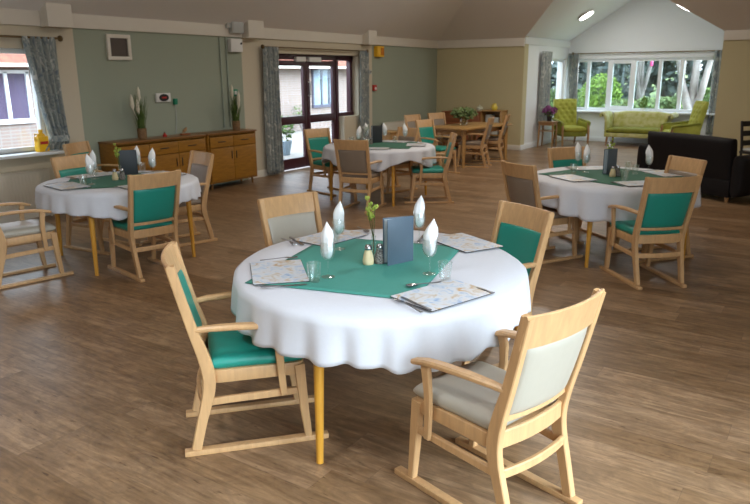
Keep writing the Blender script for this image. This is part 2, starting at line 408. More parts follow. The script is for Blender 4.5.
FW = [(-1.6, 3.35, 0.06, 2.45)]
wall_boxes('wall_front', 'x', YF, -.2, [(XN, FW[0][0], 0, H0, 0), (FW[0][0], FW[0][1], FW[0][3], H0, 0), (FW[0][0], FW[0][1], 0, .06, 0), (FW[0][1], XB + .2, 0, H0, 0)], [M['wall_cream']], None)
# bay walls
BWX0, BWX1 = 16.95, 18.2
wall_boxes('wall_bay_left', 'x', BY1, .24, [(XB + .24, BWX0, 0, CZ1, 0), (BWX0, BWX1, 0, .80, 0), (BWX0, BWX1, 2.1, CZ1, 0), (BWX1, BX + .24, 0, CZ1, 0)], [M['wall_white']], None)
wall_boxes('wall_bay_right', 'x', BY0, -.24, [(XB + .24, BX + .24, 0, CZ1, 0)], [M['wall_white']], None)
BWy0, BWy1, BWz0, BWz1 = 2.40, 6.04, .80, 2.10
mb = MB()
for a0, a1, z0, z1 in ((BY0 - .24, BWy0, 0, CZ1), (BWy1, BY1 + .24, 0, CZ1), (BWy0, BWy1, 0, BWz0), (BWy0, BWy1, BWz1, CZ1)):
    mb.box((BX + .12, (a0 + a1) / 2, (z0 + z1) / 2), (.24, a1 - a0, z1 - z0))
apx = (BY0 + BY1) / 2; apz = CZ1 + BS * (BY1 - BY0) / 2
for x in (BX, BX + .24): mb.poly([(x, BY0, CZ1), (x, BY1, CZ1), (x, apx, apz)])
struct(mb.build('wall_bay_back', M['wall_white'], flat=True))

# ceiling: hipped slopes of the hall, the gable of the bay cutting into the back slope
run = (TOPZ - CZ1) / CM
vx = XB - (apz - CZ1) / CM
mb = MB()
A, B_, C_, D_ = (XN, YF, CZ1), (XB, YF, CZ1), (XB, YL, CZ1), (XN, YL, CZ1)
a, b, c, d = (XN + run, YF + run, TOPZ), (XB - run, YF + run, TOPZ), (XB - run, YL - run, TOPZ), (XN + run, YL - run, TOPZ)
mb.poly([A, B_, b, a]); mb.poly([C_, D_, d, c]); mb.poly([D_, A, a, d]); mb.poly([a, b, c, d])
P1, P2, PA = (XB, BY0, CZ1), (XB, BY1, CZ1), (vx, apx, apz)
mb.poly([B_, P1, PA, b]); mb.poly([b, PA, c]); mb.poly([PA, P2, C_, c])
o = struct(mb.build('ceiling', M['ceil'], flat=True))
md = o.modifiers.new('thick', 'SOLIDIFY'); md.thickness = .12; md.offset = 0
for p in o.data.polygons: pass
mb = MB()
mb.poly([P2, (BX + .24, BY1, CZ1), (BX + .24, apx, apz), PA]); mb.poly([P1, PA, (BX + .24, apx, apz), (BX + .24, BY0, CZ1)])
o = struct(mb.build('ceiling', M['wall_white'], flat=True)); md = o.modifiers.new('thick', 'SOLIDIFY'); md.thickness = .03; md.offset = 0

def trim_box(n, c, size, mat='trim', bev=.006):
    return struct(MB().box(c, size, bev=bev).build(n, M[mat]))
# cornice boards
trim_box('trim_1', ((XN + XB) / 2, YL - .02, (CZ0 + CZ1) / 2), (XB - XN, .04, CZ1 - CZ0))
trim_box('trim_2', (XB - .02, (BY1 + YL) / 2, (CZ0 + CZ1) / 2), (.04, YL - BY1, CZ1 - CZ0))
trim_box('trim_3', (XB - .02, (BY0 + YF) / 2, (CZ0 + CZ1) / 2), (.04, BY0 - YF, CZ1 - CZ0))
trim_box('trim_4', ((XB + BX) / 2, BY1 - .015, 2.47), (BX - XB, .03, .15), 'wall_white')
for k, (x0, x1) in enumerate(((5.06, 5.40), (8.54, 8.91), (12.02, 12.32))):   # boxed beam ends
    trim_box('trim_%d' % (k + 5), ((x0 + x1) / 2, YL - .10, 2.51), (x1 - x0, .20, .34), bev=.01)
# skirting boards
for n, c, s in (('baseboard_left', (5.51 - 3.75 + .0, YL - .01, .06), (7.5, .02, .12)), ('baseboard_left_door', (8.97, YL - .01, .06), (.84, .02, .12)), ('baseboard_left_far', (13.6, YL - .01, .06), (3.36, .02, .12)),
                ('baseboard_back', (XB - .01, (BY1 + YL) / 2, .06), (.02, YL - BY1, .12)), ('baseboard_right', (XB - .01, (BY0 + YF) / 2, .06), (.02, BY0 - YF, .12)),
                ('baseboard_bay_left', ((XB + BX) / 2, BY1 - .01, .06), (BX - XB, .02, .12)), ('baseboard_bay_back', (BX - .01, apx, .06), (.02, BY1 - BY0, .12))):
    trim_box(n, c, s, 'trim' if 'bay' not in n else 'wall_white')

def window(name, axis, at, a0, a1, z0, z1, cols, mat='upvc', fw=.06, dep=.07, sashes=()):
    """framed window in an opening: frame part, sash parts, one pane per light"""
    def P(a, z, off=0): return (a, at + off, z) if axis == 'x' else (at + off, a, z)
    def S(da, dz, dd): return (da, dd, dz) if axis == 'x' else (dd, da, dz)
    mb = MB()
    mb.box(P((a0 + a1) / 2, z0 + fw / 2), S(a1 - a0, fw, dep), bev=.006); mb.box(P((a0 + a1) / 2, z1 - fw / 2), S(a1 - a0, fw, dep), bev=.006)
    ed = [a0] + cols + [a1]
    for q in ed:
        mb.box(P(min(max(q, a0 + fw / 2), a1 - fw / 2), (z0 + z1) / 2), S(fw * (1.2 if q in cols else 1), z1 - z0 - .004, dep + .012), bev=.004)
    root = struct(mb.build(name, M[mat]))
    for i, (p, q) in enumerate(zip(ed, ed[1:])):
        if i in sashes:
            s = MB(); w = .05; p2, q2 = p + fw * .55, q - fw * .55
            for zz in (z0 + fw + w / 2, z1 - fw - w / 2): s.box(P((p2 + q2) / 2, zz), S(q2 - p2, w, dep * 1.15), bev=.005)
            for aa in (p2 + w / 2, q2 - w / 2): s.box(P(aa, (z0 + z1) / 2), S(w, z1 - z0 - 2 * fw, dep * 1.15), bev=.005)
            s.build('window_sash', M[mat], root)
        MB().box(P((p + q) / 2, (z0 + z1) / 2), S(q - p - fw, z1 - z0 - 2 * fw, .006)).build('glass', M['pane'], root)
    return root
w = window('window_1', 'x', YL + .12, W1[0], W1[1], W1[2], W1[3], [3.35, 4.25], sashes=(1,))
MB().box((3.79, YL - .02, W1[2] - .02), (2.6, .30, .04), bev=.008).build('window_sill', M['upvc'], w)
w = window('window_2', 'y', BX + .10, BWy0, BWy1, BWz0, BWz1, [5.60, 5.02, 4.50, 3.83, 3.33], sashes=(2,), fw=.07)
MB().box((BX - .03, (BWy0 + BWy1) / 2, BWz0 - .02), (.34, BWy1 - BWy0 + .2, .04), bev=.008).build('window_sill', M['upvc'], w)
window('window_3', 'x', BY1 + .10, BWX0, BWX1, .80, 2.1, [])
window('window_4', 'x', YF - .1, FW[0][0], FW[0][1], FW[0][2], FW[0][3], [-.35, .9, 2.1])

# patio doors: maroon frame, two glazed leaves, side light on the low wall
dY = YL + .19
f = .085
mb = MB()
mb.box(((D1[0] + D1[1]) / 2, dY, D1[3] - .05), (D1[1] - D1[0], .10, .10), bev=.008)
for x in (D1[0] + f / 2, 11.375, D1[1] - .06): mb.box((x, dY, D1[3] / 2 + (.46 if x > 11.5 else 0)), (f, .10, D1[3] - (.92 if x > 11.5 else 0)), bev=.008)
mb.box((11.65, dY, .955), (.54, .12, .08), bev=.008)
door = struct(mb.build('door_1', M['maroon']))
for x0, x1 in ((D1[0] + f, 10.405), (10.415, 11.325)):
    mb = MB(); w = .092
    for x in (x0 + w / 2, x1 - w / 2): mb.box((x, dY - .01, 1.01), (w, .06, 1.99), bev=.008)
    for z, h in ((.11, .2), (.92, .15), (1.96, .10)): mb.box(((x0 + x1) / 2, dY - .01, z), (x1 - x0, .058, h), bev=.008)
    leaf = mb.build('door_leaf', M['maroon'], door)
    MB().box(((x0 + x1) / 2, dY, 1.45), (x1 - x0 - .16, .008, .94)).build('glass', M['pane'], leaf)
    MB().box(((x0 + x1) / 2, dY, .53), (x1 - x0 - .16, .008, .66)).build('glass', M['pane'], leaf)
MB().box((11.62, dY, 1.52), (.46, .008, 1.06)).build('glass', M['pane'], door)
MB().tube([(10.46, dY - .04, 1.62), (10.46, dY - .09, 1.60), (10.46, dY - .09, 1.38), (10.46, dY - .04, 1.36)], .012).build('door_handle', M['white_pl'], door)
for x0, x1 in ((10.06, 10.34), (10.44, 10.80)):
    MB().box(((x0 + x1) / 2, dY - .07, 2.03), (x1 - x0, .07, .085), bev=.008).build('door_closer', M['white_pl'], door)

# curtain rods and curtains
def rod(label, p0, p1):
    p0, p1 = Vector(p0), Vector(p1); c = (p0 + p1) / 2
    t = thing('curtain_rod', label, 'curtain rod', c, 0, 'curtain rods')
    MB().tube([p0 - c, p1 - c], .014, 10).build('rod', M['brass'], t)
    d = (p1 - p0).normalized()
    for p in (p0, p1):
        MB().lathe([(.001, -.04), (.025, -.03), (.036, 0), (.025, .03), (.001, .04)], p - c, 12).build('finial', M['brass'], t)
    nrm = Vector((0, 1, 0)) if abs(d.x) > .5 else (Vector((1, 0, 0)))
    for k in (.06, .94):
        p = p0.lerp(p1, k) - c; MB().bar(p, p + nrm * .075, .02, .02).build('bracket', M['brass'], t)
    return t
rod('dark curtain rod above the window at the left of the room', (2.35, YL - .085, 2.21), (5.27, YL - .085, 2.21))
rod('dark curtain rod above the maroon patio doors', (8.98, YL - .085, 2.215), (12.12, YL - .085, 2.215))
rod('brass curtain rod above the wide garden window', (BX - .085, 2.2, 2.24), (BX - .085, 6.0, 2.24))
def curtain(label, a, b, z0, z1, n, amp=.035, tie=None, narrow=1.0, lean=0.0):
    """pleated sheet hanging between plan points a and b; tie = height where it is gathered"""
    a, b = Vector(a), Vector(b); d = b - a; L = d.length; d = d / L; nn = Vector((-d.y, d.x))
    ph = random.random() * 6
    o = a + d * L / 2
    def fn(u, v):
        z = z0 + (z1 - z0) * v
        k = 1.0
        if tie:
            k = narrow + (1 - narrow) * min(1, abs(z - tie) / ((z1 - tie) if z > tie else (tie - z0) * 1.6)) ** .75
        s = (u - .5) * L * k + lean * (1 - v) + (0 if not tie else (1 - k) * L * .5 * (1 if lean >= 0 else -1))
        w = amp * (1.0 - .35 * v) * math.sin(2 * PI * n * u + ph + .6 * math.sin(3 * v + u * 7)) + .008 * math.sin(19 * u + 4 * v)
        p = d * s + nn * w
        return (p.x, p.y, z)
    mb = MB(); mb.grid(fn, int(n * 10), 26)
    c = mb.build('curtain', M['curtain'])
    c.location = (o.x, o.y, 0)
    md = c.modifiers.new('thick', 'SOLIDIFY'); md.thickness = .006
    if tie:
        w = L * narrow * .62
        x = (d * ((1 - narrow) * L * .5 * (1 if lean >= 0 else -1) + lean * .6))
        MB().lathe([(1, -.04), (1.03, 0), (1, .04)], (x.x, x.y, tie), 20, w * .9, .06, cap=False, rot=math.atan2(d.y, d.x)).build('tieback', M['curtain'], c)
    return tag(c, label, 'curtain', 'patterned curtains')
cy = YL - .10
curtain('grey blue patterned curtain tied back beside the left window', (4.76, cy), (5.20, cy), .84, 2.22, 5, tie=.98, narrow=.5, lean=.02)
curtain('grey blue patterned curtain left of the patio doors', (8.97, cy), (9.36, cy), .04, 2.22, 5)
curtain('grey blue patterned curtain right of the patio doors', (11.82, cy), (12.14, cy), .04, 2.22, 4, amp=.03)
curtain('dark patterned curtain behind the purple flowers in the bay', (16.22, BY1 - .08), (16.86, BY1 - .08), .52, 2.26, 5)
curtain('grey patterned curtain at left end of the wide garden window', (BX - .10, 6.10), (BX - .10, 5.84), .78, 2.25, 4, tie=.9, narrow=.6)
curtain('grey patterned curtain at right end of the wide garden window', (BX - .10, 2.62), (BX - .10, 2.22), .30, 2.25, 4)

# ------------------------------------------------------------------ wall fittings
def fit(name, label, cat, c): return thing(name, label, cat, c)
t = fit('framed_vent', 'cream framed square grille high on the sage green wall', 'vent', (6.17, YL, 2.13))
mb = MB()
for x, z, a, b in ((0, .145, .38, .05), (0, -.145, .38, .05), (-.165, 0, .05, .24), (.165, 0, .05, .24)): mb.box((x, -.02, z), (a, .04, b), bev=.006)
mb.build('frame', M['trim'], t)
mb = MB(); mb.box((0, -.008, 0), (.28, .014, .24))
for k in range(9): mb.box((0, -.02, -.105 + k * .026), (.28, .016, .008))
mb.build('grille', plain('brown grille', (.13, .10, .085), rough=.7), t)
t = fit('junction_box', 'grey electrical box on the cornice beside the beam end', 'electrical box', (8.38, YL - .04, 2.50))
MB().box((0, -.045, 0), (.26, .09, .19), bev=.012).build('housing', M['grey_pl'], t); MB().box((0, -.093, 0), (.22, .008, .15), bev=.003).build('cover', M['grey_pl'], t)
MB().box((-.165, -.03, .03), (.08, .05, .10), bev=.006).build('gland', M['grey_pl'], t)
t = fit('fuse_box', 'white electrical box on the sage wall below the grey one', 'electrical box', (8.37, YL, 2.22))
MB().box((0, -.045, 0), (.26, .09, .21), bev=.012).build('housing', M['white_pl'], t); MB().box((.095, -.095, .03), (.03, .014, .03), bev=.004).build('lock', M['black_pl'], t)
mb = MB()
for x in (8.06, 8.20): mb.tube([(x, YL - .015, .92), (x, YL - .015, 2.34)], .013, 8)
tag(mb.build('conduit', plain('sage painted conduit', (.33, .385, .325), rough=.7)), 'pair of painted cable conduits running down the sage wall', 'conduit')
t = fit('wall_alarm', 'small white alarm box with dark red display on sage wall', 'alarm', (6.85, YL, 1.435))
MB().box((0, -.02, 0), (.265, .04, .13), bev=.012).build('casing', M['white_pl'], t); MB().lathe([(.001, 0), (.085, 0), (.085, .01), (.001, .01)], (0, 0, 0), 24, 1, .62).build('display', M['black_pl'], t).matrix_local = Matrix.Translation((0, -.04, 0)) @ Matrix.Rotation(PI / 2, 4, 'X')
MB().box((0, -.052, 0), (.08, .004, .022)).build('readout', M['red_pl'], t)
t = fit('wall_socket', 'small dark plug with hanging wire beside the white alarm box', 'plug', (7.07, YL, 1.37))
MB().box((0, -.025, 0), (.06, .05, .09), bev=.01).build('body', M['green_pl'], t)
MB().tube([(0, -.02, -.04), (.01, -.012, -.25), (-.02, -.012, -.47)], .005, 6).build('wire', M['grey_pl'], t)
t = fit('call_point', 'green emergency release box behind the right grass vase', 'call point', (8.32, YL, 1.47))
MB().box((0, -.025, 0), (.10, .05, .11), bev=.008).build('casing', M['green_pl'], t); MB().box((0, -.053, 0), (.055, .006, .055)).build('window', M['white_pl'], t)
t = fit('alarm_sounder', 'yellow and orange box high on wall beside the door curtain', 'alarm', (12.62, YL, 2.22))
MB().box((0, -.05, 0), (.26, .10, .22), bev=.012).build('casing', M['yellow_pl'], t); MB().box((.05, -.104, .0), (.12, .012, .15), bev=.004).build('lens', plain('orange lens', (.6, .2, .01), .2), t)
t = fit('fire_alarm_point', 'small red fire alarm point beside the patio door curtain', 'fire alarm', (12.48, YL, 1.47))
MB().box((0, -.025, 0), (.11, .05, .12), bev=.008).build('casing', M['red_pl'], t); MB().box((0, -.052, -.01), (.06, .006, .05)).build('pane', M['white_pl'], t)
t = fit('door_switch', 'tiny dark switch above the red fire alarm point', 'switch', (12.33, YL, 1.80))
MB().box((0, -.015, 0), (.07, .03, .09), bev=.005).build('plate', M['grey_pl'], t); MB().box((0, -.033, 0), (.03, .01, .03)).build('button', M['black_pl'], t)
def radiator(label, x0, x1, z0, z1):
    t = thing('radiator', label, 'radiator', ((x0 + x1) / 2, YL, z0), 0, 'wall radiators'); L = x1 - x0; h = z1 - z0
    mb = MB(); mb.box((0, -.075, h / 2), (L, .05, h), bev=.012)
    n = int(L / .045)
    for k in range(n): mb.box((-L / 2 + (k + .5) * L / n, -.098, h / 2), (.022, .012, h * .86), bev=.005)
    mb.build('panel', M['rad'], t)
    mb = MB(); mb.box((0, -.06, h + .008), (L, .09, .016), bev=.004)
    mb.build('top_grille', M['rad'], t)
    for s in (-1, 1):
        MB().box((s * L * .35, -.027, h * .5), (.05, .05, .2)).build('bracket', M['rad'], t)
        MB().tube([(s * (L / 2 - .03), -.07, .03), (s * (L / 2 - .03), -.07, -z0 + .0)], .012).build('pipe', M['rad'], t)
radiator('cream radiator under the left window', 2.9, 4.9, .14, .60)
radiator('pale radiator on the sage wall near the far corner', 12.75, 14.2, .16, .70)

# ------------------------------------------------------------------ chairs
def lerp_path(path, z):
    for (y0, z0), (y1, z1) in zip(path, path[1:]):
        if z0 <= z <= z1: return y0 + (y1 - y0) * (z - z0) / (z1 - z0)
    return path[-1][0]
def smooth(path, n=5):
    """Catmull-Rom through (y, z) points"""
    P = [path[0]] + list(path) + [path[-1]]; out = []
    for i in range(1, len(P) - 2):
        for k in range(n):
            t = k / n; p0, p1, p2, p3 = (Vector(P[j]) for j in (i - 1, i, i + 1, i + 2))
            out.append(.5 * (2 * p1 + (p2 - p0) * t + (2 * p0 - 5 * p1 + 4 * p2 - p3) * t * t + (3 * p1 - p0 - 3 * p2 + p3) * t ** 3))
    out.append(Vector(P[-1])); return out
REAR = smooth([(.055, .028), (.09, .17), (.128, .31), (.135, .40), (.116, .50), (.078, .63), (.04, .78), (.002, .94)])
REARP = [(p[0], p[1]) for p in REAR]
def make_chair(kind):
    sm = M[kind]; wd = M['beech']
    t = thing('dining_chair', 'x', 'chair', group='skid based dining armchairs')
    n = len(REAR)
    for s in (-1, 1):
        pts = []; wh = []
        for p in REAR:
            z = p[1]; pts.append((s * (.198 + .012 * min(1, z / .5) + .012 * max(0, (z - .5) / .44)), p[0], z))
            k = z / .94
            wh.append((.034 if z > .1 else .034, .046 + .014 * math.exp(-((z - .40) / .16) ** 2) - .012 * max(0, k - .6)))
        MB().sweep(pts, wh, side=(1, 0, 0)).build('leg', wd, t)
        fl = [(s * .200, .592, .026), (s * .203, .575, .18), (s * .203, .557, .41)]
        MB().sweep(fl, [(.034, .034), (.036, .042), (.036, .052)], side=(1, 0, 0)).build('leg', wd, t)
        MB().box((s * .200, .345, .0135), (.042, .69, .027), bev=.005).build('runner', wd, t)
        # arm with its drooping front and support
        ar = [(s * .214, .085, .630), (s * .226, .15, .638), (s * .238, .26, .641), (s * .244, .38, .636), (s * .243, .47, .625), (s * .238, .545, .604)]
        MB().sweep(ar, [(.030, .026), (.040, .026), (.048, .026), (.050, .026), (.050, .026), (.044, .022)], up=(0, 0, 1), bev=.008).build('armrest', wd, t)
        su = [(s * .240, .478, .615), (s * .244, .468, .57), (s * .240, .462, .49), (s * .230, .468, .40), (s * .224, .478, .27)]
        MB().sweep(su, [(.024, .046), (.024, .042), (.022, .038), (.022, .036), (.022, .032)], side=(1, 0, 0)).build('arm_support', wd, t)
        st = [(s * .198, .11, .262), (s * .203, .22, .268), (s * .205, .4, .272), (s * .203, .575, .275)]
        MB().sweep(st, [(.022, .036)] * 4).build('stretcher', wd, t)
    def arc(z, y, h, th, x=.198, bulge=.022, name='rail', bow=0):
        pts = [(x * (2 * k / 10 - 1), y - bulge * (1 - (2 * k / 10 - 1) ** 2), z) for k in range(11)]
        MB().sweep(pts, [(th, h)] * 11, up=(0, 0, 1), bev=.005).build(name, wd, t)
    arc(.27, .105, .040, .022, name='stretcher')
    arc(.405, .128, .075, .022, name='back_rail')
    arc(.497, .116, .030, .020, name='back_rail')
    # seat frame: rounded ring
    def rrect(hx, y0, y1, r, k=5):
        out = []
        for cx, cyy, a0 in ((hx - r, y1 - r, 0), (-hx + r, y1 - r, 90), (-hx + r, y0 + r, 180), (hx - r, y0 + r, 270)):
            for i in range(k + 1):
                a = math.radians(a0 + 90 * i / k); out.append((cx + r * math.cos(a), cyy + r * math.sin(a)))
        return out
    MB().prism(rrect(.213, .14, .585, .05), .358, .422, bev=.006).build('seat_frame', wd, t)
    MB().pad(.208, .222, .075, lambda x, y, z: (x * (1 - .02 * (y < 0)), .362 + y, .447 + z * 1.0 + .006 * (1 - (x / .21) ** 2)), 16, 16, pw=9).build('seat', sm, t)
    # crest rail and upholstered back follow the lean of the posts
    def back(z): return lerp_path(REARP, z)
    pts, N = [], 14
    mb = MB()
    def crest(u, v):
        x = .226 * (2 * u - 1); z = .812 + .132 * v
        return x, z
    for sgn in (0,):
        rings = []
        for i in range(N + 1):
            x = .239 * (2 * i / N - 1); bl = .034 * (1 - (x / .239) ** 2)
            q = []
            for z, o_ in ((.812, .0), (.812, .024), (.93, .022), (.941, .016), (.943, .006), (.938, .0)):
                q.append(mb.bm.verts.new((x, back(z) - bl - .012 + o_, z + .004 * (x / .239) ** 2 * (z > .9))))
            rings.append(q)
        for r0, r1 in zip(rings, rings[1:]):
            for k in range(6): mb._f([r0[k], r1[k], r1[(k + 1) % 6], r0[(k + 1) % 6]])
        mb._f(rings[0]); mb._f(rings[-1])
    mb.build('crest_rail', wd, t)
    MB().pad(.190, .152, .040, lambda x, y, z: (x * (1 + .18 * y), back(.660 + y) - .026 * (1 - (x / .2) ** 2) + z, .660 + y), 14, 14, pw=10).build('backrest', sm, t)
    return t
CH = {k: make_chair(k) for k in ('teal', 'cream', 'taupe')}
def chair(kind, x, y, th, label):
    """rear centre of the runners at x, y; faces heading th"""
    return place(CH[kind], USED, (x, y, 0), th - PI / 2, label, 'skid based dining armchairs')
# front table
chair('teal', 2.03, 2.515, -.73, 'teal dining armchair seen side on, left of the front table')
chair('cream', 2.338, .731, 1.294, 'cream dining armchair nearest the camera, seen from behind at right front')
chair('cream', 3.525, 3.086, -1.84, 'cream dining armchair behind the front table, only its back showing')
chair('teal', 4.012, 1.551, 2.667, 'teal dining armchair tucked in right of the front table')
# left table
chair('teal', 3.80, 4.82, 1.36, 'teal dining armchair seen from behind in front of left table')
chair('taupe', 5.12, 5.68, 2.88, 'taupe dining armchair right of left table, before the sideboard')
chair('cream', 2.79, 5.95, -.18, 'cream seated armchair cut by the left edge of the photo')
chair('teal', 4.18, 6.63, -1.5, 'teal dining armchair on the window side of left table')
chair('teal', 5.053, 7.887, -1.194, 'teal armchair standing against the wall under the curtain')
# table by the patio doors
chair('taupe', 7.12, 5.14, .2, 'taupe dining armchair seen from behind at the patio door table')
chair('teal', 8.349, 6.674, -1.82, 'teal dining armchair between patio doors and round table')
chair('teal', 8.58, 4.42, 2.16, 'teal dining armchair seen side on, right of patio door table')
chair('taupe', 9.209, 5.534, 2.832, 'dining armchair at far side of patio door table, top rail showing')
# right table
chair('teal', 5.838, 1.028, .74, 'teal dining armchair seen from behind at front of right table')
chair('taupe', 6.0, 2.42, -.5, 'taupe dining armchair left of right table, its back turned to us')
chair('teal', 7.576, 2.49, -2.22, 'teal dining armchair behind right table facing the camera')
chair('taupe', 7.212, 1.167, 2.482, 'taupe dining armchair between right table and black sofa')
# bare wooden table
chair('teal', 10.989, 6.274, -1.775, 'teal dining armchair left of the bare wooden table')
chair('taupe', 12.23, 5.50, 1.82, 'grey backed dining armchair in front of bare wooden table, nearer one')
chair('taupe', 13.25, 5.60, 1.85, 'dining armchair in front of bare wooden table, farthest right')
chair('taupe', 12.23, 7.27, -1.75, 'dining armchair behind bare wooden table, left one by radiator')
chair('taupe', 13.12, 7.20, -1.9, 'dining armchair behind bare wooden table, beside the leafy plant')

# ------------------------------------------------------------------ tables
TZ = .755
def make_table(label, cx, cy, r, ov, rot, leg0, legr):
    t = thing('dining_table', label, 'table', (cx, cy, 0), 0, 'round dining tables')
    MB().lathe([(r - .012, TZ - .028), (r, TZ - .022), (r, TZ - .008), (r - .008, TZ)], seg=48, sx=ov, rot=rot).build('tabletop', M['honey'], t)
    rr = r * .8
    mb = MB()
    for k in range(4):
        a = leg0 + k * PI / 2; b_ = a + PI / 2
        mb.bar((rr * math.cos(a), rr * math.sin(a), TZ - .065), (rr * math.cos(b_), rr * math.sin(b_), TZ - .065), .022, .07)
    mb.build('apron', M['honey'], t)
    for k in range(4):
        a = leg0 + k * PI / 2; x, y = legr * math.cos(a), legr * math.sin(a)
        MB().tube([(x * .97, y * .97, TZ - .03), (x * .98, y * .98, .5), (x, y, .0)], [.026, .025, .017], 14).build('leg', M['honey'], t)
    return t
def make_cloth(label, cx, cy, r, ov, rot, hem, nf, seed, amp=.03):
    """linen over the table: flat top, soft rim, fluted drop of hem(angle)"""
    rd = random.Random(seed); ph = [rd.uniform(0, 6.28) for _ in range(4)]
    NA, prof = 288, []
    mb = MB(); rings = []
    zt = TZ + .004
    for kk in range(17):
        ring = []
        for i in range(NA):
            a = 2 * PI * i / NA
            ca, sa = math.cos(a), math.sin(a)
            ex, ey = ov * ca, sa
            if kk <= 5:
                rr = (r + .004) * kk / 5 * .985; off = 0; z = zt
                if kk == 5: z = zt - .0015
                if kk == 0: rr = .001
                x, y = ex * rr, ey * rr
            else:
                q = (kk - 5) / 11
                h = hem(a + rot)
                w1 = nf * a + ph[0] + .9 * math.sin(3 * a + ph[1]) + .5 * math.sin(5 * a + ph[2])
                s1 = math.sin(w1); fold = .7 * s1 + .22 * math.sin(round(nf * .62) * a + ph[3]) + .14 * math.sin(2 * w1 + .8)
                side = .35 * math.cos(w1)
                e = .010 + .022 * q ** .5 + amp * (h / .22) * fold * q ** .9
                z = zt - h * (q ** 1.1) * (1 + .035 * fold + .03 * math.sin(round(nf * .4) * a + ph[2])) - .012 * min(1, q * 5)
                rr = r + e
                x, y = ex * r + ca * e, ey * r + sa * e
            X = x * math.cos(rot) - y * math.sin(rot); Y = x * math.sin(rot) + y * math.cos(rot)
            ring.append(mb.bm.verts.new((X, Y, z)))
        rings.append(ring)
    for r0, r1 in zip(rings, rings[1:]):
        for i in range(NA): mb._f([r0[i], r0[(i + 1) % NA], r1[(i + 1) % NA], r1[i]])
    o = mb.build('tablecloth', M['cloth'], angle=80); o.location = (cx, cy, 0)
    md = o.modifiers.new('thick', 'SOLIDIFY'); md.thickness = .003; md.offset = 1
    return tag(o, label, 'tablecloth', 'white tablecloths')
def make_overlay(label, cx, cy, lx, ly, rot, r, ov, trot, mat):
    """coloured square cloth lying on the white one; points past the rim drape over it"""
    mb = MB(); N = 22
    def fn(u, v):
        x, y = (u - .5) * lx, (v - .5) * ly
        X = x * math.cos(rot) - y * math.sin(rot); Y = x * math.sin(rot) + y * math.cos(rot)
        z = TZ + .0105 + .0012 * noise.noise((X * 9 + cx, Y * 9, 0))
        return (X, Y, z)
    mb.grid(fn, N, N)
    o = mb.build('table_topper', mat, angle=80); o.location = (cx, cy, 0)
    md = o.modifiers.new('thick', 'SOLIDIFY'); md.thickness = .002; md.offset = 1
    return tag(o, label, 'table topper', 'green toppers')
TOPZ_ = TZ + .0135
def sq_hem(half, r, base):
    return lambda a: max(base, min(half / max(abs(math.cos(a - .3)), abs(math.sin(a - .3))), half * 1.3) - r)

T1 = (2.96, 1.95, .755, 1.13, .58)
make_table('round dining table under white cloth nearest the camera', T1[0], T1[1], .755, 1.13, T1[4], math.atan2(-.16, -.77), .775)
make_cloth('white tablecloth on the large front table', T1[0], T1[1], .757, 1.13, T1[4], lambda a: .188 + .022 * math.sin(2 * a + .4) + .012 * math.sin(5 * a), 27, 3, amp=.020)
make_overlay('bright green square cloth on the front table', 2.90, 2.02, 1.03, .86, .253, 0, 0, 0, M['green_cloth'])
T2 = (4.10, 5.74, .72); T3 = (8.25, 5.45, .78); T4 = (6.88, 1.78, .77)
make_table('round dining table under white cloth at left by the window', T2[0], T2[1], T2[2], 1, 0, math.atan2(-.38, -.64), .68)
make_cloth('white tablecloth on the left table by the window', T2[0], T2[1], T2[2] + .002, 1, 0, lambda a: .17 + .03 * math.sin(2 * a) + .015 * math.sin(5 * a), 26, 5, amp=.020)
make_overlay('dark green square cloth on the left table', T2[0] + .02, T2[1] + .02, .95, .95, .9, 0, 0, 0, M['dark_green_cloth'])
make_table('round dining table under white cloth before the patio doors', T3[0], T3[1], T3[2], 1, 0, math.atan2(-.62, -.54), .72)
make_cloth('white tablecloth on the table before the patio doors', T3[0], T3[1], T3[2] + .002, 1, 0, lambda a: .20 + .05 * math.cos(4 * (a - .3)) + .02 * math.sin(7 * a), 17, 8, amp=.035)
make_overlay('dark green square cloth on the table before the patio doors', T3[0] + .02, T3[1], .98, .98, .4, 0, 0, 0, M['dark_green_cloth'])
make_table('round dining table under white cloth at right before the sofas', T4[0], T4[1], T4[2], 1, 0, math.atan2(-.02, -.9), .72)
make_cloth('white tablecloth on the right table before the sofas', T4[0], T4[1], T4[2] + .002, 1, 0, lambda a: .25 + .07 * math.cos(2 * (a - 3.7)) + .02 * math.sin(5 * a), 17, 12, amp=.03)
make_overlay('dark green square cloth on the right table', T4[0] + .03, T4[1] + .03, 1.0, 1.0, 1.2, 0, 0, 0, M['dark_green_cloth'])

